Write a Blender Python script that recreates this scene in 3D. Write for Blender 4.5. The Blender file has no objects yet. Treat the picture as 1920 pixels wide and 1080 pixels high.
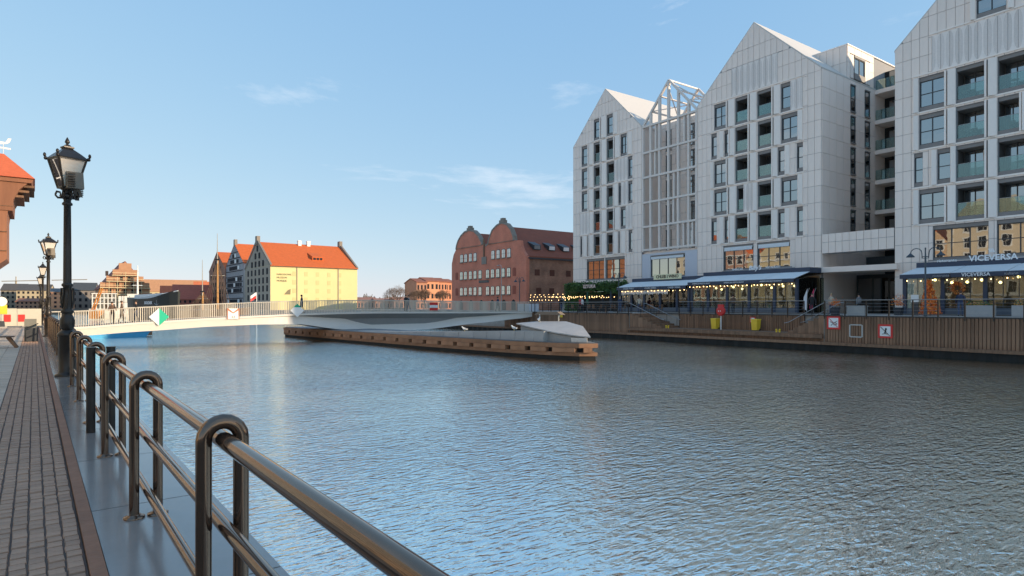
import bpy, bmesh, math, random
from mathutils import Vector, Matrix
random.seed(7)
SC = bpy.context.scene
COL = SC.collection
R = math.radians

# ---------------------------------------------------------------- camera
AZ = 37.71                                   # degrees the view is turned right of the quay railing (+Y)
cam_d = bpy.data.cameras.new('camera'); cam = bpy.data.objects.new('camera', cam_d); COL.objects.link(cam)
cam.location = (0, 0, 1.65); cam.rotation_euler = (R(90), 0, R(-AZ))
cam_d.sensor_width = 36; cam_d.lens = 1160 / 1920 * 36
cam_d.shift_y = 34 / 1920; cam_d.clip_start = .05; cam_d.clip_end = 6000
SC.camera = cam

# ---------------------------------------------------------------- sky and sun
SUN_AZ, SUN_EL = 35.0, 15.0                  # sun stands 35 degrees east of straight behind (-Y), low in late autumn
world = bpy.data.worlds.new('World'); SC.world = world; world.use_nodes = True
wn = world.node_tree.nodes; wl = world.node_tree.links; wn.clear()
out = wn.new('ShaderNodeOutputWorld'); bg = wn.new('ShaderNodeBackground')
sky = wn.new('ShaderNodeTexSky'); sky.sky_type = 'NISHITA'; sky.sun_disc = False
sky.sun_elevation = R(SUN_EL); sky.sun_rotation = R(180 - SUN_AZ)
sky.air_density = 1.0; sky.dust_density = .15; sky.ozone_density = 3.0; sky.altitude = 0
bg.inputs['Strength'].default_value = .12
tc = wn.new('ShaderNodeTexCoord')
mp = wn.new('ShaderNodeMapping'); mp.inputs['Location'].default_value = (7.7, 3.1, .1); mp.inputs['Rotation'].default_value = (0, 0, R(-35)); mp.inputs['Scale'].default_value = (1.0, 2.2, 7.5)
nz = wn.new('ShaderNodeTexNoise'); nz.inputs['Scale'].default_value = 1.25; nz.inputs['Detail'].default_value = 9; nz.inputs['Roughness'].default_value = .62; nz.inputs['Distortion'].default_value = .35
rp = wn.new('ShaderNodeValToRGB'); rp.color_ramp.elements[0].position = .55; rp.color_ramp.elements[1].position = .85
rp.color_ramp.elements[0].color = (0, 0, 0, 1); rp.color_ramp.elements[1].color = (.75, .75, .75, 1)
mx = wn.new('ShaderNodeMixRGB'); mx.inputs['Color2'].default_value = (5.0, 4.9, 4.85, 1)
wl.new(tc.outputs['Generated'], mp.inputs['Vector']); wl.new(mp.outputs['Vector'], nz.inputs['Vector'])
wl.new(nz.outputs['Fac'], rp.inputs['Fac']); wl.new(rp.outputs['Color'], mx.inputs['Fac'])
# the whole sky is graded alike: softer contrast between horizon and zenith
sep = wn.new('ShaderNodeSeparateColor'); com = wn.new('ShaderNodeCombineColor'); wl.new(sky.outputs['Color'], sep.inputs[0])
for ch, (gam, gain) in enumerate(((.52, .150), (.34, .207), (.15, .315))):
    pw = wn.new('ShaderNodeMath'); pw.operation = 'POWER'; pw.inputs[1].default_value = gam
    ml = wn.new('ShaderNodeMath'); ml.operation = 'MULTIPLY'; ml.inputs[1].default_value = gain * 8.3
    hi = wn.new('ShaderNodeMath'); hi.operation = 'MAXIMUM'; lin = wn.new('ShaderNodeMath'); lin.operation = 'MULTIPLY'; lin.inputs[1].default_value = .46   # the glow round the sun keeps its own strength
    wl.new(sep.outputs[ch], pw.inputs[0]); wl.new(pw.outputs[0], ml.inputs[0]); wl.new(sep.outputs[ch], lin.inputs[0]); wl.new(ml.outputs[0], hi.inputs[0]); wl.new(lin.outputs[0], hi.inputs[1]); wl.new(hi.outputs[0], com.inputs[ch])
wl.new(com.outputs[0], mx.inputs['Color1']); wl.new(mx.outputs['Color'], bg.inputs['Color']); wl.new(bg.outputs['Background'], out.inputs['Surface'])
sun_d = bpy.data.lights.new('sun', 'SUN'); sun = bpy.data.objects.new('sun', sun_d); COL.objects.link(sun)
sun_d.energy = 2.4; sun_d.angle = R(.5); sun_d.color = (1.0, .80, .56)
sun.rotation_euler = (R(90 - SUN_EL), 0, R(SUN_AZ)); sun.location = (60, -80, 60)

SC.view_settings.view_transform = 'Standard'; SC.view_settings.look = 'None'
SC.view_settings.gamma = 1; SC.view_settings.use_curve_mapping = False
SC.view_settings.exposure = 1.15
SC.cycles.max_bounces = 6; SC.cycles.transparent_max_bounces = 12; SC.cycles.caustics_reflective = True; SC.cycles.caustics_refractive = False
SC.cycles.sample_clamp_indirect = 4

# ---------------------------------------------------------------- materials
MATS = {}
def mat(name, col, rough=.6, metal=0, var=.12, scale=3., bump=0., bscale=None, spec=.5, emit=None, estr=0, stretch=None):
    if name in MATS: return MATS[name]
    m = bpy.data.materials.new(name); m.use_nodes = True; nt = m.node_tree; b = nt.nodes['Principled BSDF']
    b.inputs['Roughness'].default_value = rough; b.inputs['Metallic'].default_value = metal
    b.inputs['Specular IOR Level'].default_value = spec
    c = (*col, 1) if len(col) == 3 else col
    b.inputs['Base Color'].default_value = c
    if var > 0 or bump > 0:
        t = nt.nodes.new('ShaderNodeTexCoord'); src = t.outputs['Object']
        if stretch:
            mm = nt.nodes.new('ShaderNodeMapping'); mm.inputs['Scale'].default_value = stretch; nt.links.new(src, mm.inputs['Vector']); src = mm.outputs['Vector']
    if var > 0:
        n = nt.nodes.new('ShaderNodeTexNoise'); n.inputs['Scale'].default_value = scale; n.inputs['Detail'].default_value = 6; n.inputs['Roughness'].default_value = .65
        nt.links.new(src, n.inputs['Vector'])
        oi = nt.nodes.new('ShaderNodeObjectInfo')
        a = nt.nodes.new('ShaderNodeMath'); a.operation = 'MULTIPLY_ADD'; a.inputs[1].default_value = .5; a.inputs[2].default_value = 0
        nt.links.new(oi.outputs['Random'], a.inputs[0])
        s = nt.nodes.new('ShaderNodeMath'); s.operation = 'MULTIPLY_ADD'; s.inputs[1].default_value = 1.6; nt.links.new(n.outputs['Fac'], s.inputs[0]); nt.links.new(a.outputs[0], s.inputs[2])
        mr = nt.nodes.new('ShaderNodeMapRange'); mr.inputs['From Min'].default_value = .45; mr.inputs['From Max'].default_value = 1.65
        mr.inputs['To Min'].default_value = 1 - var; mr.inputs['To Max'].default_value = 1 + var; nt.links.new(s.outputs[0], mr.inputs['Value'])
        mu = nt.nodes.new('ShaderNodeVectorMath'); mu.operation = 'SCALE'; mu.inputs[0].default_value = c[:3]; nt.links.new(mr.outputs[0], mu.inputs['Scale'])
        nt.links.new(mu.outputs[0], b.inputs['Base Color'])
    if bump > 0:
        n2 = nt.nodes.new('ShaderNodeTexNoise'); n2.inputs['Scale'].default_value = bscale or scale * 6; n2.inputs['Detail'].default_value = 4
        nt.links.new(src, n2.inputs['Vector'])
        bp = nt.nodes.new('ShaderNodeBump'); bp.inputs['Strength'].default_value = bump; bp.inputs['Distance'].default_value = .02
        nt.links.new(n2.outputs['Fac'], bp.inputs['Height']); nt.links.new(bp.outputs['Normal'], b.inputs['Normal'])
    if emit:
        b.inputs['Emission Color'].default_value = (*emit, 1); b.inputs['Emission Strength'].default_value = estr
    MATS[name] = m; return m
def glass(name, body, refl=.4, tint=(1, 1, 1), see=0.0, rough=.015):
    """window glass: a mirror coat over a dark body, or over a clear body for thin balustrades"""
    if name in MATS: return MATS[name]
    m = bpy.data.materials.new(name); m.use_nodes = True; nt = m.node_tree; nt.nodes.clear()
    o = nt.nodes.new('ShaderNodeOutputMaterial'); mix = nt.nodes.new('ShaderNodeMixShader')
    g = nt.nodes.new('ShaderNodeBsdfGlossy'); g.inputs['Color'].default_value = (*tint, 1); g.inputs['Roughness'].default_value = rough
    d = nt.nodes.new('ShaderNodeBsdfDiffuse'); d.inputs['Color'].default_value = (*body, 1)
    f = nt.nodes.new('ShaderNodeFresnel'); f.inputs['IOR'].default_value = 1.6
    ad = nt.nodes.new('ShaderNodeMath'); ad.operation = 'ADD'; ad.use_clamp = True; ad.inputs[1].default_value = refl
    nt.links.new(f.outputs[0], ad.inputs[0]); nt.links.new(ad.outputs[0], mix.inputs[0])
    base = d.outputs[0]
    if see > 0:
        t = nt.nodes.new('ShaderNodeBsdfTransparent'); t.inputs['Color'].default_value = (.82, .95, .92, 1)
        m2 = nt.nodes.new('ShaderNodeMixShader'); m2.inputs[0].default_value = see
        nt.links.new(d.outputs[0], m2.inputs[1]); nt.links.new(t.outputs[0], m2.inputs[2]); base = m2.outputs[0]
    # slight pane waviness
    tc_ = nt.nodes.new('ShaderNodeTexCoord'); n = nt.nodes.new('ShaderNodeTexNoise'); n.inputs['Scale'].default_value = .8
    bp = nt.nodes.new('ShaderNodeBump'); bp.inputs['Strength'].default_value = .05; bp.inputs['Distance'].default_value = .05
    nt.links.new(tc_.outputs['Object'], n.inputs['Vector']); nt.links.new(n.outputs['Fac'], bp.inputs['Height']); nt.links.new(bp.outputs['Normal'], g.inputs['Normal'])
    nt.links.new(base, mix.inputs[1]); nt.links.new(g.outputs[0], mix.inputs[2]); nt.links.new(mix.outputs[0], o.inputs['Surface'])
    MATS[name] = m; return m
def brick_mat(name, c1, c2, mortar, scale=1., bw=.26, bh=.085, axis='XZ', rough=.85, patch=.25):
    if name in MATS: return MATS[name]
    m = bpy.data.materials.new(name); m.use_nodes = True; nt = m.node_tree; b = nt.nodes['Principled BSDF']; b.inputs['Roughness'].default_value = rough
    t = nt.nodes.new('ShaderNodeTexCoord'); se = nt.nodes.new('ShaderNodeSeparateXYZ'); co = nt.nodes.new('ShaderNodeCombineXYZ'); ad = nt.nodes.new('ShaderNodeMath')
    nt.links.new(t.outputs['Object'], se.inputs[0]); nt.links.new(se.outputs[0], ad.inputs[0]); nt.links.new(se.outputs[1], ad.inputs[1])
    nt.links.new(ad.outputs[0], co.inputs[0]); nt.links.new(se.outputs[2], co.inputs[1])
    k = nt.nodes.new('ShaderNodeTexBrick'); k.inputs['Color1'].default_value = (*c1, 1); k.inputs['Color2'].default_value = (*c2, 1); k.inputs['Mortar'].default_value = (*mortar, 1)
    k.inputs['Scale'].default_value = scale; k.inputs['Brick Width'].default_value = bw; k.inputs['Row Height'].default_value = bh; k.inputs['Mortar Size'].default_value = .008; k.inputs['Mortar Smooth'].default_value = .3
    nt.links.new(co.outputs[0], k.inputs['Vector'])
    n = nt.nodes.new('ShaderNodeTexNoise'); n.inputs['Scale'].default_value = .5; n.inputs['Detail'].default_value = 8; nt.links.new(t.outputs['Object'], n.inputs['Vector'])
    mr = nt.nodes.new('ShaderNodeMapRange'); mr.inputs['From Min'].default_value = .3; mr.inputs['From Max'].default_value = .7; mr.inputs['To Min'].default_value = 1 - patch; mr.inputs['To Max'].default_value = 1 + patch
    nt.links.new(n.outputs['Fac'], mr.inputs['Value'])
    mu = nt.nodes.new('ShaderNodeVectorMath'); mu.operation = 'SCALE'; nt.links.new(k.outputs['Color'], mu.inputs[0]); nt.links.new(mr.outputs[0], mu.inputs['Scale'])
    nt.links.new(mu.outputs[0], b.inputs['Base Color']); MATS[name] = m; return m
def tile_mat(name, col, pitch=.3, axis=1, var=.2):
    """roof tiles too far away to tell apart: rows and columns of relief"""
    if name in MATS: return MATS[name]
    m = mat(name, col, .8, var=var, scale=1.2); nt = m.node_tree; b = nt.nodes['Principled BSDF']
    t = nt.nodes.new('ShaderNodeTexCoord'); w = nt.nodes.new('ShaderNodeTexWave'); w.bands_direction = 'Z'; w.inputs['Scale'].default_value = .5 / pitch
    w2 = nt.nodes.new('ShaderNodeTexWave'); w2.bands_direction = 'XY'[axis]; w2.inputs['Scale'].default_value = .5 / pitch
    a = nt.nodes.new('ShaderNodeMath'); nt.links.new(t.outputs['Object'], w.inputs[0]); nt.links.new(t.outputs['Object'], w2.inputs[0]); nt.links.new(w.outputs['Fac'], a.inputs[0]); nt.links.new(w2.outputs['Fac'], a.inputs[1])
    bp = nt.nodes.new('ShaderNodeBump'); bp.inputs['Strength'].default_value = .5; bp.inputs['Distance'].default_value = .05
    nt.links.new(a.outputs[0], bp.inputs['Height']); nt.links.new(bp.outputs['Normal'], b.inputs['Normal']); return m

# ---------------------------------------------------------------- mesh helpers
class MB:
    def __init__(self): self.v = []; self.f = []; self.m = []; self.cur = 0; self.sm = []
    def add(self, vs, fs, smooth=False):
        n = len(self.v); self.v += [tuple(p) for p in vs]
        for q in fs: self.f.append(tuple(i + n for i in q)); self.m.append(self.cur); self.sm.append(smooth)
        return self
    def box(self, x0, x1, y0, y1, z0, z1):
        return self.add([(x0,y0,z0),(x1,y0,z0),(x1,y1,z0),(x0,y1,z0),(x0,y0,z1),(x1,y0,z1),(x1,y1,z1),(x0,y1,z1)],
                        [(3,2,1,0),(4,5,6,7),(0,1,5,4),(1,2,6,5),(2,3,7,6),(3,0,4,7)])
    def hexa(self, b4, t4): return self.add(list(b4) + list(t4), [(3,2,1,0),(4,5,6,7),(0,1,5,4),(1,2,6,5),(2,3,7,6),(3,0,4,7)])
    def prism(self, poly, fn, d0, d1):           # polygon (u,w) swept from d0 to d1 through fn(u,w,d)
        n = len(poly); vs = [fn(u, w, d0) for u, w in poly] + [fn(u, w, d1) for u, w in poly]
        fs = [tuple(range(n))[::-1], tuple(range(n, 2 * n))] + [(i, (i + 1) % n, n + (i + 1) % n, n + i) for i in range(n)]
        return self.add(vs, fs)
    def bar(self, p, q, w, h=None, up=(0, 0, 1)):
        h = h or w; p = Vector(p); q = Vector(q); d = (q - p).normalized(); u = Vector(up)
        if abs(d.dot(u)) > .98: u = Vector((0, 1, 0))
        a = d.cross(u).normalized() * w / 2; b = a.cross(d).normalized() * h / 2
        return self.hexa([p-a-b, p+a-b, q+a-b, q-a-b], [p-a+b, p+a+b, q+a+b, q-a+b])
    def tube(self, pts, r, n=8, cap=True, smooth=True):
        pts = [Vector(p) for p in pts]; rs = r if isinstance(r, (list, tuple)) else [r] * len(pts); vs = []; fs = []; pa = None
        for i, p in enumerate(pts):
            d = (pts[min(i+1, len(pts)-1)] - pts[max(i-1, 0)]).normalized()
            if pa is None:
                u = Vector((0,0,1)) if abs(d.z) < .9 else Vector((1,0,0)); pa = d.cross(u).normalized()
            pa = (pa - d * pa.dot(d)).normalized(); b = d.cross(pa)
            vs += [p + (pa * math.cos(2*math.pi*k/n) + b * math.sin(2*math.pi*k/n)) * rs[i] for k in range(n)]
        for i in range(len(pts)-1):
            for k in range(n): fs.append((i*n+k, i*n+(k+1)%n, (i+1)*n+(k+1)%n, (i+1)*n+k))
        self.add(vs, fs, smooth)
        if cap:
            L = (len(pts)-1)*n; self.add([vs[k] for k in range(n)], [tuple(range(n))[::-1]]); self.add([vs[L+k] for k in range(n)], [tuple(range(n))])
        return self
    def lathe(self, prof, c=(0,0,0), n=16, ang=0, smooth=True):
        vs = []; fs = []
        for r_, z in prof: vs += [(c[0]+r_*math.cos(ang+2*math.pi*k/n), c[1]+r_*math.sin(ang+2*math.pi*k/n), c[2]+z) for k in range(n)]
        for i in range(len(prof)-1):
            for k in range(n): fs.append((i*n+k, i*n+(k+1)%n, (i+1)*n+(k+1)%n, (i+1)*n+k))
        self.add(vs, fs, smooth); L = (len(prof)-1)*n
        self.add(vs[:n], [tuple(range(n))[::-1]]); self.add(vs[L:], [tuple(range(n))]); return self
    def sphere(self, c, r, n=10, k=6, sq=(1,1,1)):
        vs = [(c[0], c[1], c[2]-r*sq[2])]; fs = []
        for i in range(1, k):
            a = math.pi*i/k
            vs += [(c[0]+r*sq[0]*math.sin(a)*math.cos(2*math.pi*j/n), c[1]+r*sq[1]*math.sin(a)*math.sin(2*math.pi*j/n), c[2]-r*sq[2]*math.cos(a)) for j in range(n)]
        vs.append((c[0], c[1], c[2]+r*sq[2])); T = len(vs)-1
        fs += [(0, 1+(j+1)%n, 1+j) for j in range(n)]
        for i in range(k-2): fs += [(1+i*n+j, 1+i*n+(j+1)%n, 1+(i+1)*n+(j+1)%n, 1+(i+1)*n+j) for j in range(n)]
        fs += [(T, 1+(k-2)*n+j, 1+(k-2)*n+(j+1)%n) for j in range(n)]
        return self.add(vs, fs, True)
    def mesh(self, name, mats, recalc=True):
        me = bpy.data.meshes.new(name); me.from_pydata(self.v, [], self.f)
        for m in (mats if isinstance(mats, (list, tuple)) else [mats]): me.materials.append(m)
        me.polygons.foreach_set('material_index', self.m); me.polygons.foreach_set('use_smooth', self.sm)
        if recalc and len(self.f) < 60000:
            bm = bmesh.new(); bm.from_mesh(me); bmesh.ops.recalc_face_normals(bm, faces=bm.faces); bm.to_mesh(me); bm.free()
        me.update(); return me
    def build(self, name, mats, parent=None, loc=(0,0,0), rz=0, recalc=True):
        return link(name, self.mesh(name, mats, recalc), parent, loc, rz)
def link(name, me, parent=None, loc=(0,0,0), rz=0):
    o = bpy.data.objects.new(name, me); COL.objects.link(o); o.location = loc; o.rotation_euler = (0, 0, rz)
    if parent: o.parent = parent
    return o
def tag(o, label=None, cat=None, group=None, kind=None):
    if label: o['label'] = label
    if cat: o['category'] = cat
    if group: o['group'] = group
    if kind: o['kind'] = kind
    return o
def thing(name, label, cat, loc=(0,0,0), rz=0, group=None):
    o = bpy.data.objects.new(name, None); COL.objects.link(o); o.location = loc; o.rotation_euler = (0, 0, rz); o.empty_display_size = .3
    return tag(o, label, cat, group)
def copy_tree(o, parent=None):
    c = o.copy(); COL.objects.link(c); c.parent = parent
    for ch in list(o.children): copy_tree(ch, c)
    return c
def text_mesh(name, body, size, m, depth=.01, align='CENTER', bold=0, shear=0, space=1):
    cu = bpy.data.curves.new(name, 'FONT'); cu.body = body; cu.size = size; cu.extrude = depth; cu.align_x = align; cu.align_y = 'CENTER'
    cu.offset = bold; cu.shear = shear; cu.space_character = space; cu.resolution_u = 2
    o = bpy.data.objects.new(name, cu); COL.objects.link(o)
    dg = bpy.context.evaluated_depsgraph_get(); me = bpy.data.meshes.new_from_object(o.evaluated_get(dg)); me.name = name
    bpy.data.objects.remove(o); me.materials.clear(); me.materials.append(m); return me
def text(name, body, size, m, parent, loc, rot, **k):
    o = link(name, text_mesh(name, body, size, m, **k), parent, loc); o.rotation_euler = rot; return o

# the east bank is turned 2.5 degrees off the near railing: s runs north along it, t runs inland
EB = R(2.5); E0 = (60.0, 28.9); WATER = -1.6; EZ = .95
def ew(s, t, z=0): return (E0[0] + s*math.sin(EB) + t*math.cos(EB), E0[1] + s*math.cos(EB) - t*math.sin(EB), z)
def ething(name, label, cat, s, t, z=EZ, group=None): return thing(name, label, cat, ew(s, t, z), -EB, group)
def at(px, py, D):                             # a point D metres deep seen at survey pixel px,py
    a = R(AZ); k = (px-960)/1160
    return Vector((D*(math.sin(a)+k*math.cos(a)), D*(math.cos(a)-k*math.sin(a)), 1.65+(574-py)/1160*D))

# common materials
M_CLAD = mat('hotel_cladding', (.92, .775, .675), .5, var=.075, scale=.9, bump=.03, bscale=30, stretch=(1, 1, .25))
M_CLADB = mat('hotel_wall_core', (.34, .33, .33), .8, var=.06)
M_PERF = mat('perforated_sheet', (.74, .655, .595), .5, metal=.1, var=.12, scale=9, bump=.5, bscale=22)
M_SHUT = mat('shutter_white', (.95, .835, .745), .45, var=.04)
M_ANTH = mat('anthracite_frame', (.05, .052, .056), .45, var=.1)
M_GREYP = mat('grey_spandrel', (.24, .215, .20), .5, var=.06)
M_PANE = glass('window_glass', (.012, .016, .018), .30, (.92, .97, 1))
M_PANEB = glass('shop_glass', (.02, .02, .018), .34, (1, .97, .9))
M_BALU = glass('balustrade_glass', (.08, .12, .11), .07, (.85, 1, .97), see=.72)
M_DARK = mat('dark_interior', (.015, .016, .017), .8, var=.2)
M_STEEL = mat('grey_steel', (.32, .33, .34), .4, metal=.6, var=.1)
M_BLACK = mat('black_iron', (.040, .034, .030), .34, metal=.45, var=.25, scale=8)
M_NAVY = mat('navy_fascia', (.035, .05, .085), .5, var=.1)
M_AWN = mat('awning_white', (.74, .76, .77), .7, var=.05)
M_WHITE = mat('white_paint', (.78, .77, .74), .5, var=.05)
M_RED = mat('sign_red', (.62, .03, .025), .5, var=.06)
M_YEL = mat('bright_yellow', (.85, .56, .04), .5, var=.08)
M_WOOD = mat('weathered_timber', (.23, .125, .072), .85, var=.58, scale=1.3, bump=.5, bscale=9, stretch=(4, 4, .5))
M_WOODB = mat('orange_brown_timber', (.32, .16, .085), .85, var=.40, scale=1.1, bump=.6, bscale=6)
M_CONC = mat('pale_concrete', (.40, .385, .36), .8, var=.14, scale=1.5, bump=.2, bscale=18)
M_BULB = mat('warm_bulb', (1, .75, .4), .4, var=0, emit=(1, .62, .25), estr=4)
# ================================================================ water
def water_mat():
    """murky harbour water: mirror surface over a dark green body, ripples in rougher and calmer patches"""
    m = bpy.data.materials.new('river_water'); m.use_nodes = True; nt = m.node_tree; nt.nodes.clear(); N = nt.nodes.new; K = nt.links.new
    o = N('ShaderNodeOutputMaterial'); mix = N('ShaderNodeMixShader'); gl = N('ShaderNodeBsdfGlossy'); df = N('ShaderNodeBsdfDiffuse')
    gl.inputs['Roughness'].default_value = .035; gl.inputs['Color'].default_value = (.92, .95, .90, 1); df.inputs['Color'].default_value = (.030, .036, .022, 1)
    t = N('ShaderNodeTexCoord')
    pn = N('ShaderNodeTexNoise'); pn.inputs['Scale'].default_value = .085; pn.inputs['Detail'].default_value = 3; K(t.outputs['Object'], pn.inputs['Vector'])
    pr = N('ShaderNodeMapRange'); pr.inputs['From Min'].default_value = .35; pr.inputs['From Max'].default_value = .68; pr.inputs['To Min'].default_value = .45; pr.inputs['To Max'].default_value = 1.15; K(pn.outputs['Fac'], pr.inputs['Value'])
    prev = None
    for sc_, stx, det, dist, strg, rot in WAVES:
        mp_ = N('ShaderNodeMapping'); mp_.inputs['Scale'].default_value = stx; mp_.inputs['Rotation'].default_value = (0, 0, R(rot))
        n = N('ShaderNodeTexNoise'); n.inputs['Scale'].default_value = sc_; n.inputs['Detail'].default_value = det; n.inputs['Roughness'].default_value = .5; n.inputs['Distortion'].default_value = .4
        K(t.outputs['Object'], mp_.inputs['Vector']); K(mp_.outputs['Vector'], n.inputs['Vector'])
        bp = N('ShaderNodeBump'); bp.inputs['Distance'].default_value = dist; ms = N('ShaderNodeMath'); ms.operation = 'MULTIPLY'; ms.inputs[1].default_value = strg
        K(pr.outputs[0], ms.inputs[0]); K(ms.outputs[0], bp.inputs['Strength']); K(n.outputs['Fac'], bp.inputs['Height'])
        if prev: K(prev, bp.inputs['Normal'])
        prev = bp.outputs['Normal']
    fr = N('ShaderNodeFresnel'); fr.inputs['IOR'].default_value = 1.34; K(prev, fr.inputs['Normal']); K(prev, gl.inputs['Normal'])
    ad = N('ShaderNodeMath'); ad.operation = 'MULTIPLY_ADD'; ad.use_clamp = True; ad.inputs[1].default_value = 1.0; ad.inputs[2].default_value = .0
    K(fr.outputs[0], ad.inputs[0]); K(ad.outputs[0], mix.inputs[0]); K(df.outputs[0], mix.inputs[1]); K(gl.outputs[0], mix.inputs[2]); K(mix.outputs[0], o.inputs['Surface'])
    return m
WAVES = ((1.3, (1, 2.4, 1), 2, .20, .22, -42), (3.8, (1, 2.6, 1), 3, .10, .66, -35), (.22, (1, 1.5, 1), 2, .5, .08, -15))
w = MB(); w.add([(-400, -500, WATER), (900, -500, WATER), (900, 900, WATER), (-400, 900, WATER)], [(0, 1, 2, 3)])
tag(w.build('water', water_mat()), 'rippled dark river water between the two quays', 'water', kind='structure')

# ================================================================ ground
M_GROUND = mat('far_ground', (.16, .14, .11), .9, var=.3, scale=.05)
M_QWALL = mat('quay_concrete', (.17, .16, .15), .85, var=.25, scale=.8, bump=.3)
g = MB()
g.box(-900, -.45, -300, 318, -6, -.03)                       # west bank under the paving
g.box(-.45, 1.20, -300, 135, -6, -.03)
g.box(-900, 3000, 318, 4200, -6, .3)                         # land beyond the river bend
g.box(112, 3000, -300, 318, -6, .88)
tag(g.build('ground', [M_GROUND]), 'land under the west bank and beyond the river bend', 'ground', kind='structure')
q = MB(); q.box(1.20, 1.215, -60, 135, -4, -.05)
tag(q.build('quay_wall', M_QWALL), 'concrete face of the near quay below the railing', 'quay wall', kind='structure')

# near pavement: brown setts, light slabs, rusty kerb, granite coping --------------------------------
M_SETT = mat('brown_setts', (.43, .26, .172), .72, var=.26, scale=2.5, bump=.7, bscale=28)
M_SLAB = mat('light_slabs', (.50, .40, .31), .75, var=.22, scale=1.6, bump=.25, bscale=30)
M_JOINT = mat('sand_joint', (.15, .11, .09), .95, var=.2)
M_GRAN = mat('dark_granite', (.31, .285, .265), .13, var=.12, scale=2.2, bump=.05, bscale=60)
M_KERB = mat('rusty_steel_kerb', (.30, .14, .08), .75, var=.35, scale=3, bump=.4)
pav = tag(link('pavement', None), 'brown sett pavement with light slabs along the near quay', 'pavement', kind='structure')
jb = MB(); jb.box(-10, .27, -6, 66, -.03, -.012); jb.build('bedding', M_JOINT, pav)
SW, SL = .098, .112
def sett_mb(x, y, z, a=.0):
    m = MB(); w_, l_ = SW*.5-.003, SL*.5-.004; c = .006
    m.hexa([(x-w_, y-l_, -.02), (x+w_, y-l_, -.02), (x+w_, y+l_, -.02), (x-w_, y+l_, -.02)],
           [(x-w_+c, y-l_+c, z), (x+w_-c, y-l_+c, z), (x+w_-c, y+l_-c, z), (x-w_+c, y+l_-c, z)]); return m
sett_me = [sett_mb(0, 0, 0).mesh('sett', M_SETT) for _ in range(1)]
rest = MB(); n_s = 0; rr = random.Random(3)
rows = []
y = 2.6
while y < 62:
    rows.append(y); y += SL
for y in rows:
    for i in range(7):
        x = .262 - SW*(i+.5) - rr.uniform(-.003, .003); yy = y + rr.uniform(-.012, .012) + (SL*.5 if i % 2 else 0); z = rr.uniform(-.004, .004)
        seen = x > -.0334*yy - .15 and yy > 3.6
        if n_s < 300 and seen:
            o = link('sett', sett_me[0], pav, (x, yy, z), rr.uniform(-.05, .05)); n_s += 1
        else:
            s_ = sett_mb(x, yy, z); rest.add(s_.v, s_.f)
tag(rest.build('far_setts', M_SETT, pav, recalc=False), kind='stuff')
slab_me = MB().hexa([(-.19, -.29, -.03), (.19, -.29, -.03), (.19, .29, -.03), (-.19, .29, -.03)], [(-.187, -.287, 0), (.187, -.287, 0), (.187, .287, 0), (-.187, .287, 0)]).mesh('slab', M_SLAB)
restb = MB(); n_s = 0
for j in range(100):
    for i in range(24):
        x = -.428 - .385*(i+.5); yy = 5 + .59*j + (.295 if i % 2 else 0); z = rr.uniform(-.003, .003)
        if x > -.0334*yy - .45 and n_s < 300:
            link('slab', slab_me, pav, (x, yy, z)); n_s += 1
        else: restb.box(x-.19, x+.19, yy-.29, yy+.29, -.03, z)
tag(restb.build('far_slabs', M_SLAB, pav, recalc=False), kind='stuff')
k = MB(); k.box(.275, .36, -4, 60, -.03, .018); k.build('kerb', M_KERB, pav)
cop_me = MB().hexa([(-.44, -.995, -.25), (.44, -.995, -.25), (.44, .995, -.25), (-.44, .995, -.25)], [(-.437, -.992, 0), (.437, -.992, 0), (.437, .992, 0), (-.437, .992, 0)]).mesh('coping_slab', M_GRAN)
for j in range(33): link('coping_slab', cop_me, pav, (.805, -1+2*j, .0))

# ================================================================ near railing
M_RAIL = mat('bronze_brown_enamel', (.20, .135, .098), .10, metal=.85, var=.12, scale=5, spec=.7)
RX = .70
rail = thing('quay_railing', 'glossy brown tubular steel railing with rounded hoop posts along the near quay', 'railing', (RX, 0, 0))
hoop = MB(); a_ = .081; hz = 1.03
pts = [(-a_, 0, 0), (-a_, 0, .4), (-a_, 0, hz-.02)] + [(-a_*math.cos(math.pi*i/10), 0, hz+a_*math.sin(math.pi*i/10)) for i in range(11)] + [(a_, 0, hz-.02), (a_, 0, .4), (a_, 0, 0)]
hoop.tube(pts, .0355, 16)
hoop_me = hoop.mesh('hoop_post', M_RAIL)
flange_me = MB().lathe([(.075, 0), (.075, .012), (.05, .02), (.045, .03)], n=14).mesh('base_flange', M_RAIL)
hoop_y = [.63 + 2.49*i for i in range(23)]
for y in hoop_y:
    h = link('hoop_post', hoop_me, rail, (0, y, 0))
    for sx in (-a_, a_): link('base_flange', flange_me, h, (sx, 0, .001))
for nm, z, r_ in (('top_rail', 1.028, .039), ('middle_rail', .63, .031), ('lower_rail', .215, .031)):
    m = MB(); m.tube([(0, -4, z), (0, 56.5, z)], r_, 16); m.build(nm, M_RAIL, rail)
sl = MB(); sl.tube([(0, 1.05, 1.028), (0, 1.085, 1.028)], .0405, 16); sl.build('joint_sleeve', M_RAIL, rail)
flat = MB(); flat.tube([(0, 0, 0), (0, 0, 1.10)], .052, 14); flat.tube([(0, 0, 1.10), (0, 0, 1.115)], .058, 14)
flat_me = flat.mesh('end_post', M_BLACK)
for y, x in ((9.75, -.11), (9.75, .11)): link('end_post', flat_me, rail, (x, y, 0))

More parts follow.
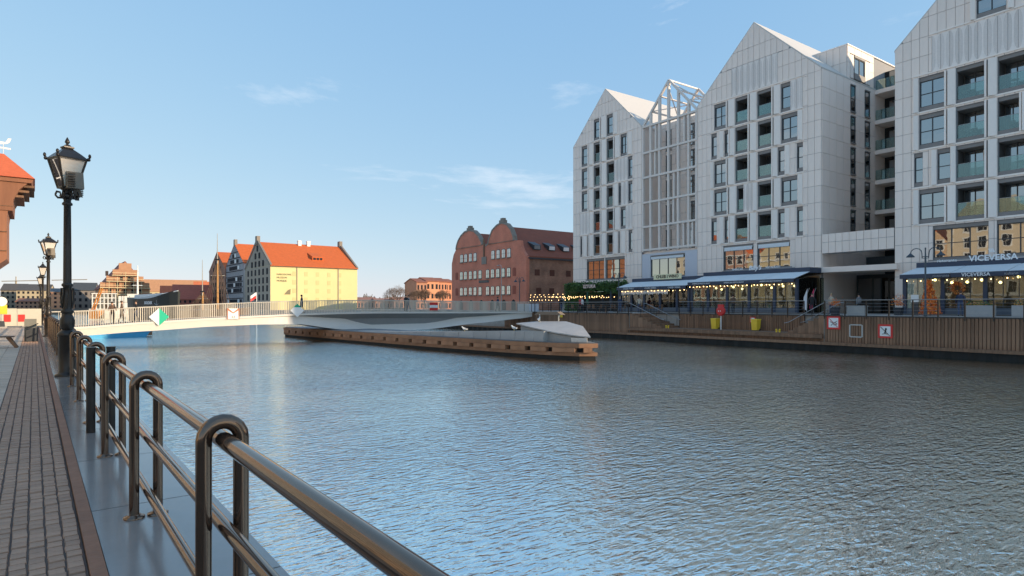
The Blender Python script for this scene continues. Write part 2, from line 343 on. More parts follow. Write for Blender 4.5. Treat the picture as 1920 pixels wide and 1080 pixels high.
# ================================================================ street lanterns on the railing line
M_LGLASS = glass('lantern_glass', (.80, .70, .60), .02, (1, .95, .9), see=.22)
def lantern(name, label, loc, flood=True, rz=0):
    t = thing(name, label, 'street lamp', loc, rz, 'lantern posts along the near railing')
    MB().lathe([(.25, 0), (.25, .05), (.19, .07), (.17, .12), (.17, .92), (.20, .95), (.20, 1.0), (.17, 1.04), (.10, 1.1)], n=18).build('plinth', M_BLACK, t)
    MB().lathe([(.10, 1.08), (.13, 1.13), (.15, 1.22), (.15, 1.32), (.115, 1.42), (.09, 1.46), (.13, 1.50), (.13, 1.54), (.10, 1.58), (.11, 1.72), (.10, 1.95), (.085, 2.1), (.115, 2.13), (.115, 2.17), (.08, 2.2)], n=18).build('vase', M_BLACK, t)
    orn = MB()
    for i in range(6):
        a = i*math.pi/3
        orn.tube([(.105*math.cos(a), .105*math.sin(a), 1.6), (.14*math.cos(a+.2), .14*math.sin(a+.2), 1.75), (.12*math.cos(a+.5), .12*math.sin(a+.5), 1.95), (.12*math.cos(a+.4), .12*math.sin(a+.4), 2.08)], .018, 6)
    orn.build('leaf_ornament', M_BLACK, t)
    MB().lathe([(.085, 2.18), (.08, 3.0), (.072, 4.02), (.105, 4.04), (.105, 4.08), (.075, 4.11), (.075, 4.2)], n=18).build('shaft', M_BLACK, t)
    cap = MB(); cap.lathe([(.06, 4.16), (.13, 4.2), (.16, 4.25), (.09, 4.3), (.08, 4.36), (.14, 4.4), (.15, 4.44)], n=16)
    for i in range(8):
        a = i*math.pi/4; c, s = math.cos(a), math.sin(a)
        cap.tube([(.08*c, .08*s, 4.2), (.2*c, .2*s, 4.2), (.25*c, .25*s, 4.26), (.22*c, .22*s, 4.34), (.15*c, .15*s, 4.33), (.14*c, .14*s, 4.27)], .016, 6)
    cap.build('capital', M_BLACK, t)
    zb, zt, rb, rt = 4.44, 5.10, .20, .40
    fr = MB()
    for i in range(4):
        a = math.pi/4 + i*math.pi/2; b = a + math.pi/2
        fr.bar((rb*math.cos(a), rb*math.sin(a), zb), (rt*math.cos(a), rt*math.sin(a), zt), .035)
        for r_, z in ((rb, zb), (rt, zt)): fr.bar((r_*math.cos(a), r_*math.sin(a), z), (r_*math.cos(b), r_*math.sin(b), z), .04)
    fr.build('lantern_frame', M_BLACK, t)
    for i in range(4):
        a = math.pi/4 + i*math.pi/2; b = a + math.pi/2; p = MB()
        p.add([(rb*.97*math.cos(a), rb*.97*math.sin(a), zb), (rb*.97*math.cos(b), rb*.97*math.sin(b), zb), (rt*.97*math.cos(b), rt*.97*math.sin(b), zt), (rt*.97*math.cos(a), rt*.97*math.sin(a), zt)], [(0, 1, 2, 3)])
        p.build('pane', M_LGLASS, t)
    rf = MB().lathe([(.435, 5.09), (.45, 5.12), (.30, 5.24), (.17, 5.33), (.12, 5.36), (.15, 5.38), (.15, 5.41), (.08, 5.43), (.06, 5.46)], n=4, ang=math.pi/4, smooth=False).build('lantern_roof', M_BLACK, t)
    MB().lathe([(.03, 5.44), (.025, 5.48), (.055, 5.52), (.04, 5.57), (.008, 5.64)], n=8).build('finial', M_BLACK, rf)
    for i in range(4):
        a = math.pi/4 + i*math.pi/2; c, s = .44*math.cos(a), .44*math.sin(a); e = MB()
        e.sphere((c*1.02, s*1.02, 5.13), .045, 6, 4); e.sphere((c*1.07, s*1.07, 5.21), .035, 6, 4, (1, 1, 1.6)); e.build('corner_ornament', M_BLACK, rf)
    if flood:
        for n_, (ox, oy, oz, rr_, sc_) in enumerate(((.05, -.26, 4.60, -.2, .82), (.27, .10, 4.44, 1.1, .62))):
            f = MB(); f.hexa([(-.2*sc_, -.14*sc_, -.24*sc_), (.2*sc_, -.14*sc_, -.24*sc_), (.2*sc_, .12*sc_, -.24*sc_), (-.2*sc_, .12*sc_, -.24*sc_)],
                             [(-.2*sc_, -.02*sc_, .24*sc_), (.2*sc_, -.02*sc_, .24*sc_), (.2*sc_, .18*sc_, .24*sc_), (-.2*sc_, .18*sc_, .24*sc_)])
            fo = f.build('floodlight', mat('bronze_housing', (.20, .165, .125), .5, metal=.3), t, (ox, oy, oz), rr_)
            fn = MB()
            for i in range(6): fn.box(-.19*sc_, -.02*sc_, -.17*sc_, -.10*sc_, (-.2+.07*i)*sc_, (-.17+.07*i)*sc_)
            fn.build('cooling_fin', M_BLACK, fo)
            MB().box(-.03, .03, -.02, .06, -.4*sc_, -.2*sc_).build('bracket', M_BLACK, fo)
    return t
lantern('street_lantern', 'nearest and tallest black lantern post, with two floodlights, standing on the near railing', (RX-.07, 18.0, 0), rz=.35)
lantern('street_lantern', 'second black lantern post along the near railing, partly behind the tallest one', (RX-.07, 42.0, 0), rz=.3)
lantern('street_lantern', 'third black lantern post along the near railing, small and without floodlights', (RX-.05, 69.7, 0), False)
lantern('street_lantern', 'farthest and smallest black lantern post past the bridge landing', (RX-.1, 88, -.3), False)
# ================================================================ hotel on the east bank
FL = [8.5, 11.67, 14.84, 18.02, 21.2, 24.4, 27.55]
def west(u, w, d): return (-d, u, w)            # face looking at the river: u = s, d = outwards
def south(u, w, d): return (u, -d, w)           # face looking south: u = t
def sub_rects(rects, h):
    out_ = []
    for (a, b, c, d) in rects:
        u0, u1, w0, w1 = h
        if u1 <= a or u0 >= b or w1 <= c or w0 >= d: out_.append((a, b, c, d)); continue
        if w0 > c: out_.append((a, b, c, w0))
        if w1 < d: out_.append((a, b, w1, d))
        lo, hi = max(c, w0), min(d, w1)
        if u0 > a: out_.append((a, u0, lo, hi))
        if u1 < b: out_.append((u1, b, lo, hi))
    return out_
def clip(poly, conv):
    out_ = poly
    n = len(conv)
    for i in range(n):
        (x0, y0), (x1, y1) = conv[i], conv[(i+1) % n]; inp = out_; out_ = []
        side = lambda p: (x1-x0)*(p[1]-y0) - (y1-y0)*(p[0]-x0)
        for j in range(len(inp)):
            p, q_ = inp[j], inp[(j+1) % len(inp)]; sp, sq = side(p), side(q_)
            if sp >= 0: out_.append(p)
            if (sp >= 0) != (sq >= 0):
                k_ = sp/(sp-sq); out_.append((p[0]+(q_[0]-p[0])*k_, p[1]+(q_[1]-p[1])*k_))
        if len(out_) < 3: return []
    return out_
def area(p): return abs(sum(p[i][0]*p[(i+1) % len(p)][1]-p[(i+1) % len(p)][0]*p[i][1] for i in range(len(p))))/2
def clad(parent, outline, holes, fn, us, ws, gap=.032, th=.06, m=None, name='panel', bands=()):
    """single cladding panels between grid lines us, ws, cut at the openings and at the outline"""
    n = 0
    for i in range(len(us)-1):
        for j in range(len(ws)-1):
            rs = [(us[i], us[i+1], ws[j], ws[j+1])]
            for h in holes: rs = sub_rects(rs, h)
            for (a, b, c, d) in rs:
                if b-a < .12 or d-c < .12: continue
                g_ = gap/2
                p = clip([(a+g_, c+g_), (b-g_, c+g_), (b-g_, d-g_), (a+g_, d-g_)], outline)
                if len(p) < 3 or area(p) < .06: continue
                cu = sum(q_[0] for q_ in p)/len(p); cw = sum(q_[1] for q_ in p)/len(p)
                loc = fn(cu, cw, 0); mb = MB(); o_ = fn(0, 0, 0); mb.prism([(q_[0]-cu, q_[1]-cw) for q_ in p], lambda u, w, d: tuple(a_-b_ for a_, b_ in zip(fn(u, w, d), o_)), 0, th + random.uniform(0, .006))
                mb.build(name, m or M_CLAD, parent, loc); n += 1
    return n
def holed_wall(parent, rect, holes, fn, d0, d1, m, extra=None, name='wall'):
    rs = [rect]
    for h in holes: rs = sub_rects(rs, h)
    mb = MB()
    for (a, b, c, d) in rs: mb.prism([(a, c), (b, c), (b, d), (a, d)], fn, d0, d1)
    if extra: mb.prism(extra, fn, d0, d1)
    return mb.build(name, m, parent)
def fb(mb, fn, u0, u1, w0, w1, d0, d1): return mb.prism([(u0, w0), (u1, w0), (u1, w1), (u0, w1)], fn, d0, d1)
def window(parent, fn, u0, u1, w0, w1, cols=None, rows=2, blind=.34, sp=.36, glassm=None, name='window'):
    """frame with mullions; blind box, spandrel and panes hang under it"""
    a, b = w0+sp, w1-blind; fr = MB(); t_ = .06
    cols = cols or (2 if u1-u0 > 1.3 else 1)
    us_ = [u0] + [u0+(u1-u0)*i/cols for i in range(1, cols)] + [u1]; ws_ = [a+(b-a)*i/rows for i in range(rows+1)]
    for i, u in enumerate(us_):
        lo, hi = (u, u+t_) if i == 0 else ((u-t_, u) if i == cols else (u-.035, u+.035)); fb(fr, fn, lo, hi, a, b, -.22, -.12)
    for i, w_ in enumerate(ws_):
        lo, hi = (w_, w_+t_) if i == 0 else ((w_-t_, w_) if i == rows else (w_-.03, w_+.03)); fb(fr, fn, u0+.02, u1-.02, lo, hi, -.214, -.126)
    o = fr.build(name, M_ANTH, parent)
    mb = MB(); fb(mb, fn, u0, u1, w1-blind, w1, -.22, -.06); mb.build('blind_box', M_GREYP, o)
    mb = MB(); fb(mb, fn, u0, u1, w0, w0+sp, -.2, -.05); mb.build('spandrel', M_GREYP, o)
    for i in range(cols):
        p = MB(); c0 = u0+(u1-u0)*i/cols; c1 = u0+(u1-u0)*(i+1)/cols; tl = random.uniform(-.012, .012)
        p.prism([(c0+.02, a+.02), (c1-.02, a+.02), (c1-.02, b-.02), (c0+.02, b-.02)], lambda u, w, d: fn(u, w, d+tl*(u-c0)), -.185, -.175); p.build('pane', glassm or M_PANE, o)
    return o
def balcony(parent, fn, u0, u1, w0, w1, deep=1.5):
    mb = MB(); D = -.32
    fb(mb, fn, u0, u1, w0, w0+.30, -deep, -.04); o = mb.build('balcony', M_GREYP, parent)
    mb = MB(); fb(mb, fn, u0, u1, w1-.30, w1, -deep, -.05); mb.build('soffit', M_GREYP, o)
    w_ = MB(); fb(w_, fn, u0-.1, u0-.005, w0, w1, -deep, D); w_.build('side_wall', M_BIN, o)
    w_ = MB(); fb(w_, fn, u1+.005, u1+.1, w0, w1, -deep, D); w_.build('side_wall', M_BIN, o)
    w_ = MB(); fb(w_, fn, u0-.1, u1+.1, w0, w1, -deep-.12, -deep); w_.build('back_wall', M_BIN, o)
    d = MB(); fb(d, fn, u0+.25, u1-.1, w0+.3, w1-.35, -deep+.02, -deep+.05); d.build('door', M_PANE, o)
    f = MB(); c = u0+.25+(u1-u0-.35)*.55; fb(f, fn, c-.04, c+.04, w0+.3, w1-.35, -deep+.05, -deep+.09); f.build('door_frame', M_ANTH, o)
    b = MB(); fb(b, fn, u0+.01, u1-.01, w0+.32, w0+1.38, -.14, -.125); b.build('balustrade', M_BALU, o)
    h = MB(); fb(h, fn, u0, u1, w0+1.38, w0+1.41, -.15, -.11); h.build('handrail', M_STEEL, o)
    if random.random() < .6:
        ch = MB(); c = random.uniform(u0+.35, u1-.35); ch.lathe([(.02, 0), (.02, .68), (.3, .69), (.3, .72)], fn(c, w0+.31, -.75), 10); ch.build('table', M_WHITE, o)
    if random.random() < .45 and u1-u0 > 1.2:
        ch = MB(); c = random.uniform(u0+.3, u1-.5); ch.prism([(c, w0+.3), (c+.4, w0+.3), (c+.4, w0+1.15), (c, w0+1.15)], fn, -1.05, -1.0); ch.prism([(c, w0+.7), (c+.4, w0+.7), (c+.4, w0+.76), (c, w0+.76)], fn, -1.0, -.6); ch.build('chair', M_WD0, o)
    if random.random() < .35:
        ct = MB(); ct.prism([(u0+.3, w0+.35), (u0+.55, w0+.35), (u0+.6, w1-.4), (u0+.3, w1-.4)], fn, -deep+.055, -deep+.09); ct.build('curtain', M_SHUT, o)
    return o
M_BIN = mat('balcony_inner', (.11, .10, .092), .7)  # coloured dark to deepen the shade inside the recessed balconies
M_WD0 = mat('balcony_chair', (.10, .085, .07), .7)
def shutter(parent, fn, u0, u1, w0, w1):
    """pair of perforated shutters folded out from the wall between two openings; u1 is the far side"""
    lo = u0; hi = u1; wd = hi-lo; mb = MB()
    mb.prism([(lo, w0-.05), (lo+wd*.62, w0-.05), (lo+wd*.62, w1), (lo, w1)], lambda u, w, d: fn(u, w, .10+.30*(u-lo)/max(wd, .3)+d), 0, .05)
    mb.prism([(lo+.0, w0-.05), (lo+.05, w0-.05), (lo+.05, w1), (lo, w1)], fn, .06, .11)
    mb.prism([(lo+wd*.62, w0-.05), (lo+wd*.62+.04, w0-.05), (lo+wd*.62+.04, w1), (lo+wd*.62, w1)], fn, .06, .34)
    if wd > .55: mb.prism([(hi-.13, w0-.05), (hi, w0-.05), (hi, w1), (hi-.13, w1)], fn, .06, .30)
    o = mb.build('shutter', M_SHUT, parent)
    if wd > .55: g_ = MB(); fb(g_, fn, lo+wd*.62+.05, hi-.135, w0-.04, w1, .068, .085); g_.build('shutter_shade_strip', M_ANTH, o)  # dark strip stands in for the shadow line between the leaves
    return o
def perf(parent, fn, u0, u1, w0, w1):
    n = max(1, round((u1-u0)/.65)); 
    for i in range(n):
        a = u0+(u1-u0)*i/n; b = u0+(u1-u0)*(i+1)/n; cu = (a+b)/2; cw = (w0+w1)/2; wd = (b-a)/2-.012; ht = (w1-w0)/2-.015
        o0 = fn(0, 0, 0); fr0 = lambda u, w, d: tuple(a_-b_ for a_, b_ in zip(fn(u, w, d), o0))
        mb = MB(); mb.prism([(-wd, -ht), (wd, -ht), (wd, ht), (-wd, ht)], fr0, 0, .05)
        st = []; o = mb.build('perforated_panel', M_PERF, parent, fn(cu, cw, .012))
        s_ = MB(); nn = 10                                       # a slender trunk that flares at head and foot, punched finer than the field
        L_ = [(-wd*(.16+.62*abs(2*j/nn-1)**5), -ht*.97+2*ht*.97*j/nn) for j in range(nn+1)]
        s_.prism([(-x, y_) for x, y_ in L_] + L_[::-1], fr0, .052, .058); s_.build('ornament', M_ORN, o)
M_ORN = mat('ornament_sheet', (.88, .785, .715), .5, var=.1, scale=8, bump=.3, bscale=30)
def hotel_block(name, label, cat, s0, s1, ridge, eave, rows_, shop, gable_extra, depth, roofm):
    """one gabled block; s0<s1, openings given per floor as (kind, a, b)"""
    t = ething(name, label, cat, 0, 0, 0, 'pale gabled hotel blocks across the river')
    mid = (s0+s1)/2
    outl = [(s0, EZ), (s1, EZ), (s1, eave), (mid, ridge), (s0, eave)]
    holes = []; skins = []
    for k_, ops in rows_.items():
        zb = FL[k_]
        for kind, a, b in ops:
            lo, hi = min(a, b), max(a, b)
            r_ = (lo, hi, zb+.14, zb+3.02)
            if kind in 'wb': holes.append(r_)
            skins.append((kind, r_))
    for (a, b, c, d) in shop: holes.append((min(a, b), max(a, b), c, d))
    mask = holes + [r_ for kd, r_ in skins if kd == 'p'] + gable_extra
    topr = max([h[3] for h in holes])+.1
    lo_holes = [h for h in holes]
    # core wall, gable top kept whole above the highest opening row that is inside the rectangle
    rect_top = eave
    hw = [h for h in holes if h[3] <= eave]; gh = [h for h in holes if h[3] > eave]
    if not gh: holed_wall(t, (s0, s1, EZ, eave), hw, west, -.3, -.01, M_CLADB, [(s0, eave), (s1, eave), (mid, ridge)])
    else:
        zt = max(h[3] for h in gh); sl_ = (ridge-eave)/(s1-mid); xs = (ridge-zt)/sl_
        holed_wall(t, (s0, s1, EZ, eave), hw, west, -.3, -.01, M_CLADB, [(mid-xs, zt), (mid+xs, zt), (mid, ridge)])
        holed_wall(t, (mid-xs, mid+xs, eave, zt), gh, west, -.3, -.01, M_CLADB, None, 'gable_wall')
        gw = MB(); gw.prism([(s0, eave), (mid-xs, eave), (mid-xs, zt)], west, -.3, -.01); gw.prism([(mid+xs, eave), (s1, eave), (mid+xs, zt)], west, -.3, -.01); gw.build('gable_wall', M_CLADB, t)
    # other walls and a dark inside
    sh = MB(); sh.box(.3, depth, s0, s0+.25, EZ, eave); sh.box(.3, depth, s1-.25, s1, EZ, eave); sh.box(depth-.25, depth, s0+.25, s1-.25, EZ, eave)
    sh.prism([(s0, eave), (s1, eave), (mid, ridge)], lambda u, w, d: (d, u, w), depth-.25, depth)
    sh.build('side_wall', M_CLAD, t)
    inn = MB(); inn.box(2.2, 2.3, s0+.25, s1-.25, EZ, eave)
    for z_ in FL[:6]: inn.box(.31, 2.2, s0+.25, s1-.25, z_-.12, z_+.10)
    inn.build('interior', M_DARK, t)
    # roof: two slopes
    for sgn, a in ((-1, s0), (1, s1)):
        rf = MB(); th = .14
        rf.hexa([(-.03, a+sgn*.05, eave-.02), (depth+.1, a+sgn*.05, eave-.02), (depth+.1, mid, ridge), (-.03, mid, ridge)],
                [(-.03, a+sgn*.05, eave-.02+th), (depth+.1, a+sgn*.05, eave-.02+th), (depth+.1, mid, ridge+th), (-.03, mid, ridge+th)])
        rf.build('roof_slope', roofm, t)
    # cladding
    n = round((s1-s0)/.66); us = [s0+(s1-s0)*i/n for i in range(n+1)]
    ws = [EZ, 2.6, 4.2, 5.4, 6.95]
    for z_ in FL: ws += [z_, z_+1.62]
    ws += [ridge+1]; ws = [z_ for z_ in ws if z_ < ridge] + [ridge+.5]
    cnt = clad(t, outl, mask, west, us, ws)
    # floor ledges
    for z_ in FL[:6]:
        a, b = s0, s1
        if z_ > eave-.1: xs = (ridge-z_)/((ridge-eave)/(s1-mid)); a, b = mid-xs, mid+xs
        oo = [r_ for kd, r_ in skins if abs(r_[2]-.14-z_) < .3 or abs(r_[3]+.15-z_) < .3]
        if not oo: continue
        lb = MB(); fb(lb, west, max(a, min(r_[0] for r_ in oo)-.1), min(b, max(r_[1] for r_ in oo)+.1), z_-.02, z_+.10, .0, .13); lb.build('ledge', M_SHUT, t)
    for kind, (a, b, c, d) in skins:
        if kind == 'w': window(t, west, a, b, c, d)
        elif kind == 'b': balcony(t, west, a, b, c, d)
        elif kind == 's': shutter(t, west, a, b, c, d)
        elif kind == 'p': perf(t, west, a, b, c-.1, d+.1)
    for (a, b, c, d) in gable_extra: perf(t, west, a, b, c, d)
    return t, cnt
M_ROOF = mat('pale_roof_sheet', (.66, .61, .55), .5, var=.05)
mid_rows = {
 4: [('w', 10.57, 12.19), ('s', 9.54, 10.52), ('b', 7.88, 9.48), ('s', 6.89, 7.82), ('b', 5.13, 6.83), ('s', 4.2, 5.08), ('w', 3.19, 4.15), ('p', 1.85, 3.14)],
 3: [('w', 11.92, 12.58), ('s', 10.92, 11.45), ('w', 10.26, 10.85), ('s', 9.54, 10.2), ('b', 7.88, 9.48), ('s', 6.89, 7.82), ('b', 5.13, 6.77), ('s', 4.17, 5.08), ('w', 2.41, 4.12), ('s', 1.85, 2.35)],
 2: [('s', 12.25, 12.62), ('w', 10.57, 12.19), ('s', 9.54, 10.52), ('b', 7.88, 9.48), ('s', 6.89, 7.82), ('b', 5.13, 6.77), ('s', 4.5, 5.08), ('w', 3.77, 4.47), ('s', 3.19, 3.72), ('w', 1.83, 2.46)],
 1: [('s', 12.25, 12.62), ('w', 10.57, 12.19), ('s', 9.33, 10.4), ('b', 8.54, 9.29), ('p', 7.41, 8.48), ('s', 6.83, 7.38), ('b', 5.13, 6.77), ('s', 4.17, 5.08), ('w', 2.41, 4.12), ('s', 1.85, 2.35)],
 0: [('w', 11.92, 12.58), ('s', 10.92, 11.45), ('w', 10.26, 10.85), ('s', 9.54, 10.2), ('b', 7.88, 9.48), ('s', 6.89, 7.82), ('b', 5.13, 6.77), ('s', 4.5, 5.08), ('w', 3.77, 4.47), ('s', 3.19, 3.72), ('w', 1.83, 2.46)]}
HM, c1 = hotel_block('hotel_building', 'tallest fully seen pale hotel block with pointed gable, left of the entrance gap', 'hotel', 0, 14.5, 31.6, 24.6, mid_rows,
                     [(3.19, 6.83, 5.5, 8.3), (7.35, 11.0, 5.5, 8.3)], [(4.5, 9.97, 24.5, 27.6)], 16, M_ROOF)
left_rows = {
 5: [('w', 30.72, 31.94), ('s', 29.44, 30.6), ('w', 28.1, 29.39), ('s', 27.3, 28.0)],
 4: [('w', 33.29, 34.47), ('s', 32.0, 32.9), ('b', 30.72, 31.94), ('s', 29.44, 30.5), ('b', 28.1, 29.39), ('s', 26.89, 27.95), ('w', 25.5, 26.8), ('s', 24.7, 25.45)],
 3: [('w', 33.29, 34.47), ('s', 32.0, 32.9), ('b', 30.72, 31.94), ('s', 29.44, 30.5), ('b', 28.1, 29.39), ('p', 25.5, 28.0), ('w', 24.7, 25.4)],
 2: [('w', 33.29, 34.47), ('s', 32.0, 32.9), ('b', 30.72, 31.94), ('s', 29.44, 30.5), ('b', 28.1, 29.39), ('s', 27.2, 28.0), ('w', 26.8, 27.18), ('p', 25.42, 26.75), ('w', 24.7, 25.4)],
 1: [('p', 32.85, 34.8), ('s', 32.0, 32.8), ('b', 30.72, 31.94), ('s', 29.44, 30.5), ('b', 28.1, 29.39), ('s', 26.89, 27.95), ('w', 25.97, 26.8), ('p', 24.7, 25.9)],
 0: [('w', 34.2, 34.75), ('s', 33.3, 34.1), ('w', 32.85, 33.25), ('s', 32.0, 32.8), ('b', 30.72, 31.94), ('s', 29.44, 30.5), ('b', 28.1, 29.39), ('s', 27.25, 28.0), ('w', 26.75, 27.2), ('s', 25.9, 26.7), ('w', 24.7, 25.35)]}
HL, c2 = hotel_block('hotel_building', 'pale hotel block with sunlit roof slope, farthest left of the row, above the hedge', 'hotel', 23.1, 36.3, 31.0, 24.4, left_rows,
                     [(26.05, 29.6, 5.2, 8.2), (29.9, 33.4, 5.2, 8.2)], [], 30, M_ROOF)  # block lengthened inland so that it shades the granary's south wall
def rr_(base, far): return base + far
farR = [('s', -16.85, -16.0), ('b', -18.6, -16.9), ('s', -19.0, -18.65), ('w', -20.7, -19.1)]
right_rows = {
 5: [('w', -14.48, -12.56), ('s', -12.5, -12.1), ('s', -15.0, -14.55)],
 4: [('p', -20.4, -9.43)],
 3: [('s', -8.43, -8.01), ('w', -10.33, -8.46), ('s', -11.16, -10.4), ('b', -13.13, -11.19), ('s', -13.92, -13.15), ('b', -15.9, -13.95)] + farR,
 2: [('s', -8.43, -8.01), ('w', -10.33, -8.46), ('s', -11.16, -10.4), ('b', -13.13, -11.19), ('s', -13.92, -13.15), ('b', -15.3, -13.95), ('s', -15.95, -15.35)] + farR[1:],
 1: [('w', -8.73, -8.08), ('s', -9.79, -9.36), ('w', -10.74, -9.83), ('s', -11.16, -10.76), ('b', -13.13, -11.19), ('s', -13.92, -13.15), ('b', -15.9, -13.95)] + farR,
 0: [('s', -8.43, -8.01), ('w', -10.33, -8.46), ('s', -11.16, -10.4), ('b', -13.13, -11.19), ('s', -13.92, -13.15), ('b', -15.9, -13.95)] + farR}
HR, c3 = hotel_block('hotel_building', 'pale hotel block at the right edge of the picture, above the rightmost restaurant', 'hotel', -22.2, -6.55, 31.6, 23.9, right_rows,
                     [(-13.35, -9.5, 5.5, 8.35), (-21.0, -13.9, 5.5, 8.35)], [], 16, M_ROOF)
# large restaurant windows of the first floor
def shop_window(parent, a, b, c, d, cols, valance=True):
    o = window(parent, west, a, b, c, d, cols, 2, .3, .18, M_PANEB, 'shop_window')
    if valance:
        v = MB(); n = max(6, int((b-a)/.16)); 
        for i in range(n):
            u0 = a+.1+(b-a-.2)*i/n; u1 = a+.1+(b-a-.2)*(i+1)/n
            v.prism([(u0, d-.34), (u0, d-.56), ((u0+u1)/2, d-.62), (u1, d-.56), (u1, d-.34)], west, .02, .04)
        v.prism([(a+.1, d-.36), (b-.1, d-.36), (b-.1, d-.2), (a+.1, d-.2)], west, -.05, .03)
        v.build('valance', M_AWN, o)
shop_window(HM, 3.19, 6.83, 5.5, 8.3, 3); shop_window(HM, 7.35, 11.0, 5.5, 8.3, 3)
shop_window(HL, 26.05, 29.6, 5.2, 8.2, 3, False); shop_window(HL, 29.9, 33.4, 5.2, 8.2, 3, False)
shop_window(HR, -13.35, -9.5, 5.5, 8.35, 3, False); shop_window(HR, -21.0, -13.9, 5.5, 8.35, 5, False)
# south flank of the middle block, seen in the gap: own panels and slot windows
sm_h = [];
for z_ in FL[:5]:
    for a, b in ((5.45, 6.38), (8.4, 9.42)): sm_h.append((a, b, z_+.1, z_+2.95))
clad(HM, [(0, EZ), (10.6, EZ), (10.6, 24.6), (0, 24.6)], sm_h, south, [0, 1.35, 2.7, 4.05, 5.45, 6.38, 7.4, 8.4, 9.42, 10.6], [5.4, 6.95]+[v_ for z_ in FL[:5] for v_ in (z_, z_+1.6)]+[24.55])
for (a, b, c, d) in sm_h:
    window(HM, lambda u, w, d_: south(u, w, d_+.24), a, b, c, d, 1, 2, .1, .12)
# set-back top storey of the middle block
pt = MB(); pt.box(4.9, 15.5, .02, 5.5, 24.62, 28.0); pt.build('top_storey', M_CLADB, HM)
clad(HM, [(0.02, 24.6), (5.5, 24.6), (5.5, 28.0), (.02, 28)], [], lambda u, w, d: (4.9-d, u, w), [.02+.685*i for i in range(9)], [24.65, 26.3, 28.0])
clad(HM, [(4.9, 24.6), (10.4, 24.6), (10.4, 28), (4.9, 28)], [(5.4, 9.6, 24.7, 27.3)], lambda u, w, d: (u, .02-d, w), [4.9, 6.3, 7.7, 9.0, 10.4], [24.62, 26.3, 28.0])
window(HM, lambda u, w, d: (u, .0-d-.2, w), 6.2, 8.4, 24.8, 27.2, 2, 1, .2, .6); perf(HM, lambda u, w, d: (u, -d, w), 8.5, 9.6, 24.8, 27.2); perf(HM, lambda u, w, d: (u, -d, w), 5.4, 6.15, 24.8, 27.2)
cp = MB(); cp.box(4.82, 15.6, -.1, 5.6, 28.0, 28.12); cp.build('parapet', M_SHUT, HM)

# link wing across the entrance gap
LW = ething('hotel_link', 'pale bridge wing over the hotel entrance, with stacked balconies in the deep gap', 'hotel wing', -3.3, 0, 0)
def lw(u, w, d): return (-d, u+3.3, w)
b = MB(); b.prism([(-6.5, 6.72), (-.07, 6.72), (-.07, 8.5), (-6.5, 8.5)], lw, -1.4, -.05); b.build('beam', M_CLADB, LW)
clad(LW, [(-6.5, 6.7), (-.07, 6.7), (-.07, 8.55), (-6.5, 8.55)], [], lw, [-6.5+.643*i for i in range(11)], [6.7, 7.75, 8.55])
cn = MB(); cn.prism([(-6.9, 4.85), (.9, 4.85), (.9, 5.35), (-6.9, 5.35)], lw, -3.0, .55); cn.build('canopy', M_CLAD, LW)
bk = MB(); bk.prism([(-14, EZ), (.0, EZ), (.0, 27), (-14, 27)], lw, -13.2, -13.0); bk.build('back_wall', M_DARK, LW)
rec = MB(); rec.prism([(-6.5, EZ), (-.3, EZ), (-.3, 4.8), (-6.5, 4.8)], lw, -6.3, -6.2); rec.prism([(-6.5, 5.4), (-.3, 5.4), (-.3, 6.7), (-6.5, 6.7)], lw, -8.3, -8.2); rec.prism([(-6.5, 5.36), (-.3, 5.36), (-.3, 5.4), (-6.5, 5.4)], lw, -8.2, -3.0)
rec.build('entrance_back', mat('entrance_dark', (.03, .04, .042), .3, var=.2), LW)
en = MB()
for i in range(4): en.prism([(-6.3+1.5*i, EZ), (-5.0+1.5*i, EZ), (-5.0+1.5*i, 4.4), (-6.3+1.5*i, 4.4)], lw, -6.2, -6.16)
en.build('entrance_door', glass('dim_glass', (.012, .014, .015), .06), LW)
for i, z_ in enumerate(FL[:6]):
    sb = MB(); sb.prism([(-8.5, z_-.3), (-.05, z_-.3), (-.05, z_+.12), (-8.5, z_+.12)], lw, -13.0, -10.62); o = sb.build('balcony_slab', M_CLAD, LW)
    gb = MB(); gb.prism([(-8.5, z_+.14), (-.1, z_+.14), (-.1, z_+1.2), (-8.5, z_+1.2)], lw, -10.76, -10.74); gb.build('balustrade', M_BALU, o)
    gd = MB(); gd.prism([(-8, z_+.14), (-.5, z_+.14), (-.5, z_+2.5), (-8, z_+2.5)], lw, -12.98, -12.93); gd.build('glazing', M_PANE, o)

# open steel frame between the middle and left blocks
M_FRAME = mat('light_grey_frame', (.76, .67, .60), .45, var=.05)
FR = ething('hotel_atrium', 'open grey steel grid with a skeleton gable between two hotel blocks', 'steel frame', 18.7, 0, 0)
def fw(u, w, d): return (-d, u-18.7, w)
cs = [22.85, 21.6, 20.16, 18.76, 17.26, 15.74, 14.6]; zs = [8.7, 11.6, 14.65, 17.8, 20.9, 24.2]; AP = (18.72, 29.0)
def zroof(u): return 24.35 + (29.0-24.35)*(1-abs(u-18.72)/4.15)
for i, c in enumerate(cs):
    top = max(24.2, zroof(c)-.1) if 0 < i < 6 else 24.2
    m_ = MB(); m_.box(-.16, .16, c-.13-18.7, c+.13-18.7, 8.45, top); m_.build('column', M_FRAME, FR)
for z_ in zs: m_ = MB(); m_.box(-.22, .22, -4.22, 4.22, z_-.12, z_+.12); m_.build('beam', M_FRAME, FR)
for t_ in (0, 5.5):
    for sg in (-1, 1):
        m_ = MB(); m_.bar((t_, sg*4.15, 24.35), (t_, 0, 29.0), .26, .26); m_.build('rafter', M_FRAME, FR)
for f_ in (.0, .33, .66, 1.0):
    for sg in (-1, 1):
        if f_ == 1.0 and sg == 1: continue
        p = (0, sg*4.15*(1-f_), 24.35+4.65*f_); m_ = MB(); m_.bar(p, (5.5, p[1], p[2]), .16); m_.build('purlin', M_FRAME, FR)
